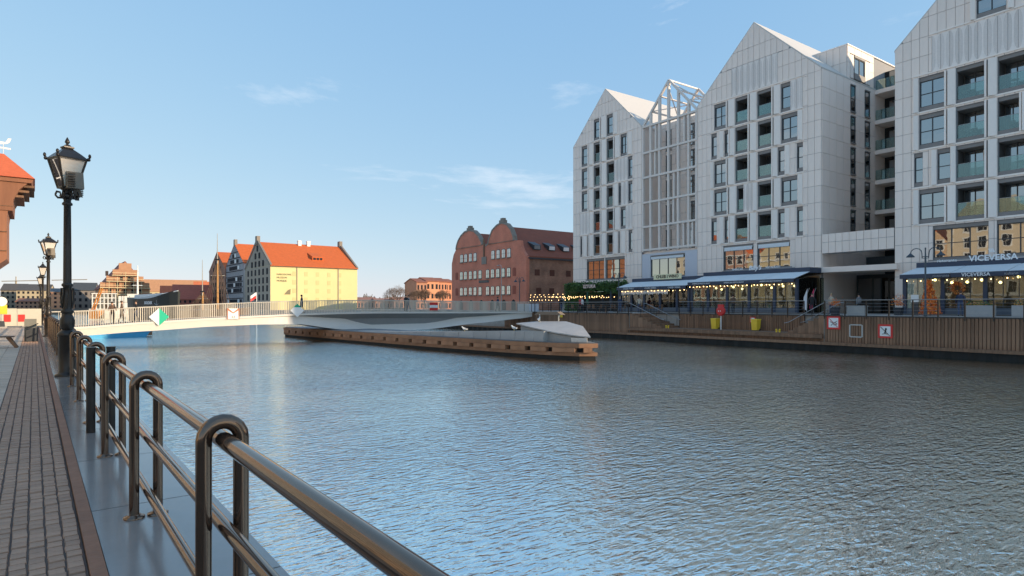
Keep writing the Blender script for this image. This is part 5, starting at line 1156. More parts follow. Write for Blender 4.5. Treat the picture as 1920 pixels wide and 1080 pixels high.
def simple(name, label, px0, px1, D, top, ridge, roofc, wallc, depth=14, axis='x', rows_=3, cols_=6, grp='low houses beyond the river bend'):
    a, b = at(px0, 570, D), at(px1, 570, D); w_ = (b-a).length/.88; m1 = mat('wall_'+label[:14], wallc, .85, var=.15, scale=.5); m2 = tile_mat('roof_'+label[:14], roofc)
    z1 = 1.65+(574-top)/1160*D; z2 = 1.65+(574-ridge)/1160*D
    o = thing(name, label, 'house', ((a.x+b.x)/2, (a.y+b.y)/2, .35), R(-10), grp); X = w_/2
    m_ = MB(); m_.box(-X, X, 0, depth, -.5, z1-.35); m_.build('wall', m1, o); th = .25; e = z1-.35; r_ = z2-.35
    if axis == 'x':
        for y0 in (-.3, depth+.3): f = MB(); f.hexa([(-X-.2, y0, e), (X+.2, y0, e), (X+.2, depth/2, r_), (-X-.2, depth/2, r_)], [(-X-.2, y0, e+th), (X+.2, y0, e+th), (X+.2, depth/2, r_+th), (-X-.2, depth/2, r_+th)]); f.build('roof_slope', m2, o)
        for x in (-X, X-.3): f = MB(); f.prism([(0, e), (depth, e), (depth/2, r_)], lambda u, w, d: (d, u, w), x, x+.3); f.build('gable', m1, o)
    else:
        for x in (-X-.3, X+.3): f = MB(); f.hexa([(x, -.2, e), (x, depth, e), (0, depth, r_), (0, -.2, r_)], [(x, -.2, e+th), (x, depth, e+th), (0, depth, r_+th), (0, -.2, r_+th)]); f.build('roof_slope', m2, o)
        f = MB(); f.prism([(-X, e), (X, e), (0, r_)], lambda u, w, d: (u, d, w), 0, .3); f.build('gable', m1, o)
    me_ = MB().box(-w_/cols_*.22, w_/cols_*.22, -.08, .0, 0, (e/rows_)*.5).mesh('window', M_WD)
    for i in range(cols_):
        for j in range(rows_): link('window', me_, o, (-X+w_*(i+.5)/cols_, 0, .6+j*e/rows_+.1))
    return o
simple('tenement', 'ochre apartment block with dark mansard roof left of the lantern posts', 40, 84, 300, 545, 533, (.09, .08, .075), (.52, .42, .27), rows_=4, cols_=7)
simple('tenement', 'grey-brown apartment block just right of the medieval crane', 8, 40, 310, 545, 532, (.10, .085, .075), (.30, .25, .19), rows_=4, cols_=5)
simple('tenement', 'long low terracotta building at the foot of the ochre block', 40, 92, 270, 566, 560, (.35, .14, .08), (.45, .26, .17), rows_=2, cols_=9)
simple('tenement', 'orange brick house between two lantern posts', 94, 124, 260, 548, 541, (.14, .13, .13), (.60, .30, .17), rows_=4, cols_=4)
simple('tenement', 'dark roofed house with small pointed tower right of the tallest lantern post', 140, 172, 280, 545, 530, (.08, .085, .09), (.28, .24, .21), rows_=3, cols_=4)
simple('long_hall', 'long sunlit building with pale eaves and orange roof behind the ships', 250, 372, 330, 547, 524, (.55, .27, .13), (.62, .48, .27), depth=18, rows_=3, cols_=14)
simple('red_house', 'bright red-roofed house above the black ship bow', 306, 346, 265, 556, 536, (.60, .15, .06), (.26, .09, .06), rows_=2, cols_=4)
simple('red_house', 'dark red house with a grey gabled porch right of the black ship', 332, 390, 245, 562, 534, (.46, .115, .07), (.36, .11, .08), rows_=2, cols_=8)
simple('red_house', 'low reddish sheds behind the smaller sailing mast', 368, 398, 290, 556, 528, (.62, .17, .07), (.42, .17, .11), rows_=2, cols_=3)
for i, (a_, b_, top, rd, wc) in enumerate(((782, 800, 530, 522, (.55, .26, .16)), (800, 822, 528, 520, (.66, .30, .16)), (822, 838, 529, 521, (.62, .27, .15)), (836, 852, 530, 523, (.55, .25, .15)))):
    simple('brick_townhouse', ['orange-lit flat-topped townhouse at the left end of the short terrace beside the granary', 'broadest orange-lit townhouse of the terrace, second from its left end', 'orange-lit townhouse third from the left end of the terrace', 'orange-lit townhouse touching the brick granary'][i], a_, b_, 195+3*i, top, rd, (.34, .12, .07), wc, depth=12, rows_=3, cols_=3, grp='orange townhouses beside the brick granary')
# distant skyline right of the cream granary
wood = MB(); rq = random.Random(4)
M_FARW = [mat('far_scrub_%d' % i, c, .9, var=.3) for i, c in enumerate(((.16, .12, .085), (.10, .09, .06), (.22, .14, .09)))]
def farf(q):
    px = q.uniform(672, 860); D = q.uniform(330, 420); h = (6.5+1.2*math.sin(px*.13)+.9*math.sin(px*.47)+.5*math.sin(px*1.3))*q.random()**.8; p = at(px, 574, D); return (p.x, p.y, .3+h)
leaves(wood, 9000, farf, .38, rq)
tag(wood.build('far_woodland', M_FARW, None, recalc=False), 'low band of bare scrub and woodland on the horizon', 'woodland', kind='stuff')
for i, (a_, b_, tp, lab) in enumerate(((672, 706, 560, 'low pale red shed right of the cream granary'), (706, 742, 562, 'long low brick shed in front of the far woodland'), (742, 790, 560, 'low orange shed behind the bare tree'))):
    simple('low_shed', lab, a_, b_, 300, tp+3, tp-2, (.34, .16, .11), (.46, .24, .16), depth=10, rows_=1, cols_=6)
# bare trees
M_BARK = mat('bare_bark', (.13, .085, .06), .9, var=.3)
M_TWIG = mat('bare_twigs', (.20, .13, .09), .9, var=.2)
def bare_tree(label, base, H_, seed, spread=.55):
    q = random.Random(seed); o = thing('bare_tree', label, 'tree', base, 0, 'leafless trees beside the brick granary'); br = MB(); tw = MB()
    def grow(p, d, L, r_, lv):
        e = p + d*L; m_ = p + d*L*.5 + Vector((q.gauss(0, .05), q.gauss(0, .05), 0))*L
        (br if lv < 3 else tw).tube([p, m_, e], [r_, r_*.85, r_*.66], 5 if lv < 3 else 3, cap=False)
        if lv >= 6: return
        a0 = q.uniform(0, 6.28); n_ = 4 if lv < 2 else 3
        for i in range(n_):
            a = a0 + 6.28*i/n_ + q.gauss(0, .3); u_ = d.orthogonal().normalized(); v_ = d.cross(u_); k_ = q.uniform(.5, 1.0)*spread*1.6
            nd = (d + (u_*math.cos(a) + v_*math.sin(a))*k_ + Vector((0, 0, .12))).normalized(); grow(p+d*L*q.uniform(.72, 1), nd, L*q.uniform(.66, .86), max(r_*.58, .018), lv+1)
    grow(Vector((0, 0, 0)), Vector((0, 0, 1)), H_*.26, H_*.024, 0)
    br.build('trunk', M_BARK, o, recalc=False); tw.build('crown', M_TWIG, o, recalc=False); return o
p = at(745, 574, 175); bare_tree('largest bare tree, alone left of the orange townhouses', (p.x, p.y, .5), 8.6, 2)
p = at(778, 574, 165); bare_tree('bare tree close beside the left end of the orange townhouses', (p.x, p.y, .5), 7.0, 5, .4)
p = at(795, 574, 150); bare_tree('slim bare tree in front of the orange townhouses', (p.x, p.y, .5), 6.4, 8, .35)
p = at(828, 574, 150); bare_tree('slim bare tree between the orange townhouses and the brick granary', (p.x, p.y, .5), 6.2, 12, .35)
# ================================================================ medieval crane
CRN = thing('medieval_crane', 'huge brown timber medieval crane with orange tiled roof at the left edge', 'crane', (-10.4, 150, -1.4))
M_CRW = mat('crane_timber', (.30, .125, .065), .85, var=.28, scale=.35, bump=.3, bscale=3, stretch=(3, 3, .4))
M_CRT = tile_mat('crane_tiles', (.62, .13, .045), .35)
def crs(u, w, d): return (u, d, w)
m_ = MB(); m_.prism([(-8, 7.5), (4.4, 7.5), (4.6, 9.7), (6.6, 11.5), (6.6, 19.0), (6.75, 20.2), (-8, 20.2)], crs, -7, 7); m_.build('lower_shaft', M_CRW, CRN)
m_ = MB(); m_.prism([(-8, 20.2), (7.4, 20.2), (7.5, 22.2), (8.4, 24.2), (9.6, 25.4), (-8, 25.4)], crs, -7.2, 7.2); m_.build('upper_shaft', M_CRW, CRN)
m_ = MB(); m_.prism([(-8, 25.4), (10.1, 25.4), (10.4, 26.2), (-8, 26.2)], crs, -7.5, 7.5); m_.build('eaves_gallery', M_CRW, CRN)
m_ = MB(); m_.add([(-8, -7.9, 26.2), (10.6, -7.9, 26.2), (10.6, 7.9, 26.2), (-8, 7.9, 26.2), (-8, 0, 31.8), (6.0, 0, 31.6)], [(0, 1, 5, 4), (1, 2, 5), (2, 3, 4, 5), (3, 0, 4), (3, 2, 1, 0)]); m_.build('roof', M_CRT, CRN)
for i in range(3): b = MB(); b.box(7.2+.9*i, 9.0+.75*i, -6.4, 6.4, 22.8+.95*i, 23.2+.95*i); b.build('corbel_beam', M_WOOD, CRN)
m_ = MB(); m_.box(-8, 3.2, -6, 6, 1.4, 7.5); m_.build('brick_base', M_BRICKO, CRN)
for z in (13, 16.4, 21): b = MB(); b.box(-8, 6.62 if z < 20 else 7.45, -7.26, -7.2 if z > 20 else -7.0, z-.06, z+.06); b.build('board_seam', M_WOOD, CRN)
for x, z in ((4.6, 23.9), (4.6, 21.7)): b = MB(); b.box(x-.22, x+.22, -7.26, -7.19, z-.3, z+.3); b.build('window', M_WD, CRN)
v = MB(); v.tube([(5.9, 0, 31.5), (5.9, 0, 33.6)], .05, 6); v.prism([(4.7, 32.6), (7.0, 32.5), (7.0, 32.8), (4.8, 32.9)], crs, -.03, .03); v.prism([(5.0, 33.6), (5.6, 33.9), (6.2, 33.8), (6.6, 34.6), (7.1, 34.6), (6.8, 33.8), (6.4, 33.5), (5.2, 33.3)], crs, -.03, .03); v.build('weather_vane', M_WHITE, CRN)
# tower cranes
for i, (px, py, D, lab) in enumerate(((30, 528, 520, 'tiny tower crane on the skyline right of the medieval crane'), (122, 526, 560, 'tiny tower crane on the skyline beside the tallest lantern post'))):
    p = at(px, py, D); o = thing('tower_crane', lab, 'tower crane', (p.x, p.y, .3), R(-AZ), 'tower cranes on the far skyline'); m1 = mat('crane_yellow_grey', (.45, .36, .25), .7)
    m_ = MB(); m_.bar((0, 0, 0), (0, 0, p.z), .9); m_.build('mast', m1, o); m_ = MB(); m_.bar((-12, 0, p.z), (20, 0, p.z+.6), .5, .7); m_.build('jib', m1, o); m_ = MB(); m_.bar((0, 0, p.z), (0, 0, p.z+4), .5); m_.build('tip', m1, o)

# ================================================================ ships
def hull(L, B, H_, rake=.14, n=14, sheer=.25, bowlift=.5):
    mb = MB(); secs = []
    for i in range(n+1):
        f = i/n; x = -L/2+L*f
        wd = B/2*min(1, (1-f)**.55*2.2)*min(1, .72+f*1.5) if f < 1 else 0.02
        zt = H_*(1+sheer*(f-.4)**2*2+(bowlift*max(0, f-.6)**2*3)); xt = x + rake*L*max(0, f-.7)
        secs.append([(xt, -wd, zt), (x+(xt-x)*.4, -wd*.92, zt*.45), (x, -wd*.7, -.3), (x, wd*.7, -.3), (x+(xt-x)*.4, wd*.92, zt*.45), (xt, wd, zt)])
    vs = [p for s_ in secs for p in s_]
    mb.add(vs, [(i*6+j, (i+1)*6+j, (i+1)*6+(j+1) % 6, i*6+(j+1) % 6) for i in range(n) for j in range(6)], False); mb.add(secs[0], [tuple(range(6))]); mb.add(secs[-1], [tuple(range(6))]); return mb
M_HULLB = mat('black_hull', (.02, .024, .024), .45, var=.15)
a = at(268, 574, 152); b_ = at(328, 574, 144)
d_ = (b_-a); ang = math.atan2(d_.y, d_.x); mid_ = a + d_*.40
SH = thing('museum_ship', 'black-hulled steamship bow with white lettering beside the white ship', 'ship', (mid_.x, mid_.y, WATER), ang)
Ls = d_.length*1.35; hull(Ls, 5.0, 5.0, .05, bowlift=.5).build('hull', M_HULLB, SH)
rb = MB(); rb.tube([(-Ls*.1, -2.5, 5.35), (Ls*.2, -2.4, 5.75), (Ls*.38, -1.6, 6.2), (Ls*.52, -.1, 6.8)], .12, 6); rb.build('bulwark_rail', M_WHITE, SH)
fc = MB(); fc.hexa([(-Ls*.3, -2.0, 5), (Ls*.3, -1.4, 5.2), (Ls*.3, 1.4, 5.2), (-Ls*.3, 2.0, 5)], [(-Ls*.3, -1.9, 6.0), (Ls*.28, -1.2, 6.3), (Ls*.28, 1.2, 6.3), (-Ls*.3, 1.9, 6.0)]); fc.build('forecastle', M_WHITE, SH)
nm = text('name_lettering', 'SOŁDEK', .95, M_LET, SH, (Ls*.10, -2.62, 4.0), (R(88), 0, R(1)), depth=.02, bold=.02)
an = MB(); an.tube([(Ls*.26, -2.3, 4.7), (Ls*.26, -2.25, 3.6)], .1, 6); an.tube([(Ls*.22, -2.4, 3.9), (Ls*.26, -2.3, 3.5), (Ls*.30, -2.1, 3.9)], .09, 6); an.build('anchor', M_STEEL, SH)
# white ship
p0 = at(184, 574, 170); p1 = at(256, 574, 168); d_ = p1-p0; mid_ = (p0+p1)/2
WS = thing('white_ship', 'white passenger ship with rows of cabin windows behind the bridge railing', 'ship', (mid_.x, mid_.y, WATER), R(-8)); L = d_.length
M_SHW = mat('ship_white', (.74, .70, .62), .5, var=.08)
hull(L*1.05, 5.5, 2.4, .06, bowlift=.3).build('hull', M_SHW, WS)
x0, x1 = -L*.46, -L*.02
for z in (2.5, 4.0, 5.5):
    s_ = MB(); s_.box(x0, x1, -2.0, 2.0, z-.18, z+.06); s_.build('deck', M_SHW, WS)
for i in range(7): x = x0+(x1-x0)*i/6; s_ = MB(); s_.box(x-.12, x+.12, -2.02, -1.8, 2.4, 6.6); s_.build('pillar', M_SHW, WS)
s_ = MB(); s_.box(x0, x1, -1.6, 1.6, 2.5, 6.5); s_.build('saloon', M_PANE, WS); s_ = MB(); s_.box(x0-.2, x1+.2, -2.2, 2.2, 6.5, 6.75); s_.build('roof', M_SHW, WS)
for j in range(2):
    for i in range(3):
        s_ = MB(); xx = x1+.6+(L*.22)*i*.5; s_.box(xx, xx+L*.1, -1.9, 1.9, 2.6+1.75*j, 4.25+1.75*j); s_.build('white_container', M_SHW, WS)
s_ = MB(); s_.box(L*.2, L*.42, -1.8, 1.8, 2.5, 6.6); s_.build('deckhouse', M_SHW, WS); s_ = MB(); s_.box(L*.22, L*.40, -1.84, -1.78, 5.0, 5.9); s_.build('window', M_PANE, WS)
m_ = MB(); pm = at(273, 486, 175); m_.tube([(L*.4, 0, 6), (L*.4, 0, 14.5)], [.3, .12], 6); m_.build('mast', M_WHITE, WS); m_ = MB(); m_.tube([(L*.4-1.2, 0, 9), (L*.4+1.2, 0, 9)], .1, 5); m_.build('crosstree', M_WHITE, WS)
# orange deck crane
p = at(182, 574, 150); OC = thing('deck_crane', 'orange lattice crane arm beside the white ship', 'crane', (p.x, p.y, WATER), R(-AZ)); M_OR = mat('crane_orange', (.72, .26, .03), .6)
m_ = MB(); m_.box(-1.2, 1.2, -1, 1, .2, 2.4); m_.build('base', M_OR, OC)
for dx in (-.35, .35): m_ = MB(); m_.bar((-1.0+dx, 0, 2.2), (1.1+dx*.6, 0, 7.6), .18); m_.build('boom_chord', M_OR, OC)
for i in range(6): f = i/6; m_ = MB(); x = -1.0+2.1*f; z = 2.2+5.4*f; m_.bar((x-.35, 0, z), (x+.75, 0, z+.6), .12); m_.build('lattice', M_OR, OC)
# sailing ships: masts with rigging
def sailer(label, px, D, top, H2, yard):
    p = at(px, 574, D); zt = 1.65+(574-top)/1160*D-WATER; o = thing('sailing_ship', label, 'sailing ship', (p.x, p.y, WATER), R(-AZ+8), 'moored wooden sailing ships'); M_MAST = mat('varnished_mast', (.50, .24, .07), .5, var=.1)
    hull(16, 4.2, 2.2, .1).build('hull', mat('sailer_hull', (.10, .055, .035), .6), o)
    zm = zt*H2
    m_ = MB(); m_.tube([(0, 0, 1.5), (0, 0, zm)], [.34, .24], 8); m_.build('lower_mast', M_MAST, o); m_ = MB(); m_.tube([(0, -.2, zm-1.2), (0, -.2, zt)], [.14, .05], 6); m_.build('topmast', mat('grey_topmast', (.38, .34, .28), .6), o)
    m_ = MB(); m_.box(-.5, .5, -.5, .5, zm-.3, zm); m_.build('crosstrees', M_WD, o); m_ = MB(); m_.tube([(-yard, 0, zm*.72), (yard, 0, zm*.72)], .1, 6); m_.build('yard', mat('pale_spar', (.6, .55, .45), .6), o)
    for sg in (-1, 1):
        for k_ in range(4): m_ = MB(); m_.tube([(sg*(1.6+.75*k_), -.6, 2.0), (0, 0, zm-.3)], .05, 4, cap=False); m_.build('shroud', mat('tarred_rope', (.17, .11, .07), .9), o)
    for k_ in range(8):
        f = k_/9; m_ = MB(); w_ = 3.6*(1-f); m_.tube([(-w_, -.5, 2.6+(zm-3)*f), (w_, -.5, 2.6+(zm-3)*f)], .03, 4, cap=False)
        if k_ < 5: m_.build('ratline', mat('tarred_rope', (.17, .11, .07), .9), o)
    return o
sailer('taller varnished sailing mast in front of the dark granary gable', 408, 165, 438, .70, 1.7)
sailer('shorter sailing mast with small crosstrees, left of the taller mast', 380, 160, 487, .47, 1.2)
# blue pontoon boat
BB = thing('pontoon_boat', 'flat bright blue pontoon boat moored under the left end of the footbridge', 'boat', (6.6, 76.4, WATER), R(12))
M_BLU = mat('pontoon_blue', (.05, .34, .60), .45, var=.12)
m_ = MB(); m_.hexa([(-3.0, -1, -.2), (2.6, -1, -.2), (2.6, 1, -.2), (-3, 1, -.2)], [(-3.1, -1.1, .55), (3.1, -1.1, .55), (3.1, 1.1, .55), (-3.1, 1.1, .55)]); m_.build('hull', M_BLU, BB)
for sg in (-1, 1): m_ = MB(); m_.tube([(-3.0, sg*1.05, .55), (3.2, sg*1.05, .58)], .09, 8); m_.build('rubbing_rail', M_BLU, BB)
m_ = MB(); m_.box(-1.2, 0, -.6, .6, .55, .85); m_.build('locker', M_BLU, BB); m_ = MB(); m_.box(3.1, 3.6, -.25, .25, .1, .9); m_.build('outboard_motor', M_WOOD, BB)
# flag pole with red and white flag
p = at(481, 574, 150); FP = thing('flag_pole', 'white flagpole with a red and white flag in front of the cream granary', 'flag', (p.x, p.y, .4))
m_ = MB(); m_.tube([(0, 0, -2), (0, 0, 4.6)], .08, 6); m_.build('pole', M_WHITE, FP)
for nm, z0, m__ in (('white_half', 3.9, M_WHITE), ('red_half', 3.2, M_RED)):
    m_ = MB(); vs = []; 
    for i in range(7): f = i/6; vs += [(-.1-1.5*f, -.9*f+.12*math.sin(f*7), z0-.9*f), (-.1-1.5*f, -.9*f+.12*math.sin(f*7), z0+.7-.9*f)]
    m_.add(vs, [(2*i, 2*i+2, 2*i+3, 2*i+1) for i in range(6)], True); m_.build(nm, m__, FP, recalc=False)
# ================================================================ west bank: hoarding, bench, bin, houses behind the camera
HO = thing('site_hoarding', 'white site hoarding closing the quay, with red plates and a yellow notice', 'hoarding', (-3.5, 61, 0))
for i in range(7): m_ = MB(); m_.box(-6.5+1.5*i, -6.5+1.5*i+1.48, 0, .06, .12, 1.45+.02*(i % 2)); m_.build('panel', mat('hoarding_cream', (.58, .54, .44), .6, var=.08), HO)
for i in range(7): m_ = MB(); m_.box(-6.2+1.5*i, -5.6+1.5*i, -.3, .4, 0, .14); m_.build('foot', M_CONC, HO)
for x in (1.7, 2.55): m_ = MB(); m_.box(x, x+.42, -.03, -.01, .45, 1.0); m_.build('red_plate', M_RED, HO)
m_ = MB(); m_.box(.75, 1.9, -.06, -.03, 1.05, 1.75); m_.build('yellow_notice', M_YEL, HO)
m_ = MB(); m_.lathe([(.36, 0), (.36, .03)], n=20); q_ = m_.build('round_sign', M_WHITE, HO, (1.55, -.04, 2.0)); q_.rotation_euler = (R(90), 0, 0)
m_ = MB(); m_.lathe([(.40, 0), (.40, .02)], n=20); q_ = m_.build('round_sign_rim', M_BLACK, HO, (1.55, .0, 2.0)); q_.rotation_euler = (R(90), 0, 0)
m_ = MB(); m_.tube([(1.55, 0, 0), (1.55, 0, 2.2)], .03, 6); m_.build('sign_post', M_STEEL, HO)
bn = thing('bench', 'low wooden bench with splayed trapezoid legs on the slabs at the left edge', 'bench', (-1.15, 31.5, 0))
for i in range(4): m_ = MB(); m_.box(-.85, .55, -.24+.125*i, -.13+.125*i, .42, .47); m_.build('seat_slat', mat('bench_wood', (.16, .11, .08), .7, var=.2), bn)
for x in (-.65, .35):
    for sg in (-1, 1): m_ = MB(); m_.bar((x+sg*.02, sg*.1, .43), (x+(.28 if x > 0 else -.28)*1, sg*.2, 0), .07, .1); m_.build('leg', M_WOOD, bn)
lb_ = thing('litter_bin', 'dark litter bin with a grey board on the setts beside the railing', 'bin', (-.05, 36.6, 0))
m_ = MB(); m_.hexa([(-.22, -.2, 0), (.2, -.2, 0), (.2, .2, 0), (-.22, .2, 0)], [(-.24, -.24, .55), (.24, -.24, .68), (.24, .22, .68), (-.24, .22, .55)]); m_.build('body', M_ANTH, lb_)
m_ = MB(); m_.box(-.3, .16, .24, .3, 0, 1.05); m_.build('board', mat('grey_green_board', (.20, .19, .16), .8, var=.2), lb_)
m_ = MB(); m_.bar((-.26, -.24, .62), (.22, -.26, .84), .04); m_.build('rail', M_BLACK, lb_)

# tenements of the west bank, out of the frame but mirrored in the hotel glass, and unseen blocks added to shade the near quay and footbridge
TC = ((.66, .56, .36), (.52, .58, .52), (.66, .55, .40), (.62, .42, .26), (.70, .65, .55), (.60, .50, .32), (.50, .28, .20), (.66, .58, .44))
TN = ('ochre', 'pale green', 'sand-coloured', 'orange', 'cream', 'mustard', 'brick red', 'light beige')
y = 8.0
for i, c in enumerate(TC):
    w_ = 11.5+(i % 3)*1.8; H_ = 12.5+(i*37 % 5)*.9
    o = thing('tenement_house', TN[i]+' gabled tenement on the west bank, seen only mirrored in the hotel windows', 'house', (-15, y+w_/2, 0), 0, 'tenements of the west bank')
    wm_ = mat('tenement_%d' % i, c, .85, var=.08, scale=.4)
    m_ = MB(); m_.box(-6, 5, -w_/2+.02, w_/2-.02, 0, H_); m_.prism([(-w_/2+.02, H_), (w_/2-.02, H_), (w_*.22, H_+3.4), (w_*.2, H_+4.6), (-w_*.2, H_+4.6), (-w_*.22, H_+3.4)], lambda u, w, d: (d, u, w), 4.4, 5); m_.build('wall', wm_, o)
    for sg in (-1, 1): f = MB(); f.hexa([(-6, sg*(w_/2-.05), H_), (4.4, sg*(w_/2-.05), H_), (4.4, 0, H_+4.3), (-6, 0, H_+4.3)], [(-6, sg*(w_/2-.05), H_+.2), (4.4, sg*(w_/2-.05), H_+.2), (4.4, 0, H_+4.5), (-6, 0, H_+4.5)]); f.build('roof_slope', M_TILEO, o)
    wme = MB().box(5.0, 5.05, -.72, .72, -.15, 1.95); wme.cur = 1; wme.box(5.05, 5.07, -.52, -.03, .05, 1.0).box(5.05, 5.07, .03, .52, .05, 1.0).box(5.05, 5.07, -.52, -.03, 1.06, 1.8).box(5.05, 5.07, .03, .52, 1.06, 1.8); wme = wme.mesh('window', [M_WHITE, M_WD])
    for j in range(int((H_+1.5)//2.75)):
        for k_ in range(5): link('window', wme, o, (0, -w_/2+w_*(k_+.5)/5, 1.0+2.75*j))
    for z_ in (3.45, H_-.3): m_ = MB(); m_.box(5.0, 5.3, -w_/2+.03, w_/2-.03, z_-.15, z_+.15); m_.build('cornice', M_WHITE, o)
    y += w_
for s0, s1, H_, lab in ((-29.4, -22.6, 29, 'unseen block added south of the right-hand hotel block to shade the footbridge'), (-140, -83, 30.3, 'unseen block added far south on the east bank to shade the near quay')):
    o = ething('shade_block', lab, 'building', (s0+s1)/2, 8, EZ); L = (s1-s0)/2; m_ = MB(); m_.box(-8, 8, -L, L, 0, H_-6); m_.build('wall', M_CLAD, o)
    n = max(1, round(2*L/15))
    for i in range(n):
        a = -L+2*L*i/n; b = -L+2*L*(i+1)/n; m_ = MB(); m_.prism([(a, H_-6), (b, H_-6), ((a+b)/2, H_)], lambda u, w, d: (d, u, w), -8, 8); m_.build('roof', M_ROOF, o)

# ================================================================ people
PM = {}
def person_mesh(kind):
    """one continuous skinned body, 1.74 m tall, faces +X"""
    if kind in PM: return PM[kind]
    J = {'pel': (0, 0, .95, .125, .155), 'wai': (0, 0, 1.10, .11, .14), 'che': (.01, 0, 1.30, .125, .17), 'nek': (.0, 0, 1.47, .058, .062), 'hd0': (.02, 0, 1.57, .078, .072), 'hd1': (.02, 0, 1.68, .088, .076), 'hd2': (.01, 0, 1.745, .05, .05)}
    Ed = [('pel', 'wai'), ('wai', 'che'), ('che', 'nek'), ('nek', 'hd0'), ('hd0', 'hd1'), ('hd1', 'hd2')]
    poses = {'stand': ((.0, .02), (.0, -.03), (.03, .05), (.02, .0)), 'walk': ((.10, .13), (-.06, -.22), (-.12, .02), (.10, .20)), 'lean': ((.05, .02), (-.05, -.08), (.26, .42), (.26, .42)), 'sit': None}
    for sg, nm in ((-1, 'l'), (1, 'r')):
        i = 0 if sg < 0 else 1
        if kind == 'sit': kx, kz, ax, az = .40, .93, .42, .50
        else: kx, ax = poses[kind][i]; kz, az = .52, .09
        J['hip'+nm] = (0, sg*.095, .90, .092, .09); J['kne'+nm] = (kx, sg*.11, kz, .062, .062); J['ank'+nm] = (ax, sg*.11, az, .043, .043); J['toe'+nm] = (ax+.19, sg*.125, az-.055, .035, .045)
        J['sho'+nm] = (0, sg*.185, 1.41, .068, .066)
        ex, hx_ = (.1, .3) if kind == 'sit' else poses[kind][2+i]
        J['elb'+nm] = (ex, sg*.255, 1.13, .05, .05); J['wri'+nm] = (hx_, sg*.24, .90 if kind in ('stand', 'walk') else 1.10, .035, .035); J['han'+nm] = (hx_+.05, sg*.225, .80 if kind in ('stand', 'walk') else 1.12, .032, .022)
        Ed += [('pel', 'hip'+nm), ('hip'+nm, 'kne'+nm), ('kne'+nm, 'ank'+nm), ('ank'+nm, 'toe'+nm), ('che', 'sho'+nm), ('sho'+nm, 'elb'+nm), ('elb'+nm, 'wri'+nm), ('wri'+nm, 'han'+nm)]
    ks = list(J); me = bpy.data.meshes.new('body'); me.from_pydata([J[k_][:3] for k_ in ks], [(ks.index(a), ks.index(b)) for a, b in Ed], [])
    o = bpy.data.objects.new('tmp', me); COL.objects.link(o); sk = o.modifiers.new('s', 'SKIN'); sk.use_smooth_shade = True; o.modifiers.new('ss', 'SUBSURF').levels = 1
    for i, k_ in enumerate(ks): v = me.skin_vertices[0].data[i]; v.radius = J[k_][3:5]; v.use_root = (k_ == 'pel')
    dg = bpy.context.evaluated_depsgraph_get(); r_ = bpy.data.meshes.new_from_object(o.evaluated_get(dg)); bpy.data.objects.remove(o)
    r_.materials.clear()
    for m__ in (M_WHITE,)*4: r_.materials.append(m__)
    for p in r_.polygons:
        c = p.center; p.use_smooth = True
        hand = abs(c.y) > .2 and (c.z < .86 if kind in ('stand', 'walk') else (c.x > (.40 if kind == 'lean' else .28) and 1.0 < c.z < 1.2))
        leg_top = .97 if kind != 'sit' else 1.02
        if c.z > 1.49 or hand: p.material_index = 0
        elif c.z > leg_top or (abs(c.y) > .2 and c.z > .8): p.material_index = 1
        elif c.z < (.12 if kind != 'sit' else .5): p.material_index = 3
        else: p.material_index = 2
    PM[kind] = r_; return r_
HAIR = MB().sphere((-.012, 0, 1.69), .105, 10, 6, (1, .92, .95)).mesh('hair', M_WHITE)
M_SKIN = mat('skin', (.50, .29, .20), .6, var=.05); M_SHOE = mat('shoe_dark', (.02, .018, .016), .6)
def cm(n, c): return mat('cloth_'+n, c, .85, var=.1, scale=8)
def person(label, loc, rz, kind, jacket, trousers, hair, scale=1.0):
    o = thing('person', label, 'person', loc, rz, 'people on the quays and bridge'); o.scale = (scale,)*3
    b = link('body', person_mesh(kind), o)
    for i, m__ in enumerate((M_SKIN, jacket, trousers, M_SHOE)): b.material_slots[i].link = 'OBJECT'; b.material_slots[i].material = m__
    h = link('hair', HAIR, o); h.material_slots[0].link = 'OBJECT'; h.material_slots[0].material = hair
    return o
black, navy, brown, red_, beige, white_, grey_, jean, olive = cm('black', (.02, .02, .022)), cm('navy', (.03, .04, .08)), cm('brown', (.12, .07, .045)), cm('red', (.45, .05, .05)), cm('beige', (.5, .42, .32)), cm('white', (.7, .7, .68)), cm('grey', (.2, .2, .21)), cm('jean', (.06, .08, .14)), cm('olive', (.12, .12, .06))
hd, hb, hl = cm('hair_dark', (.025, .018, .014)), cm('hair_brown', (.09, .05, .03)), cm('hair_light', (.35, .24, .12))
def bz(x): return sec(x)[0]+.01
person('person in a dark brown jacket standing at the left end of the bridge railing', (4.9, 58.0, bz(4.9)), R(-90), 'lean', brown, black, hd)
person('person in black walking near the left end of the bridge', (6.6, 58.6, bz(6.6)), R(180), 'walk', black, jean, hd)
person('person in dark brown coat on the bridge left of the green and white diamond', (5.7, 59.6, bz(5.7)), R(0), 'walk', brown, brown, hb, 1.02)
person('lone person in dark clothes walking at mid-bridge beside the bright white diamond', (20.1, 58.6, bz(20)), R(0), 'walk', navy, black, hd)
person('person in black standing on the bridge left of the red and white board', (30.9, 58.2, bz(31)), R(-90), 'lean', black, black, hd, 1.02)
person('person in grey beside the one in black on the bridge', (31.6, 58.9, bz(31.6)), R(180), 'walk', grey_, jean, hb)
person('person in navy crossing the right end of the bridge', (43.2, 58.6, bz(43)), R(0), 'walk', navy, black, hd)
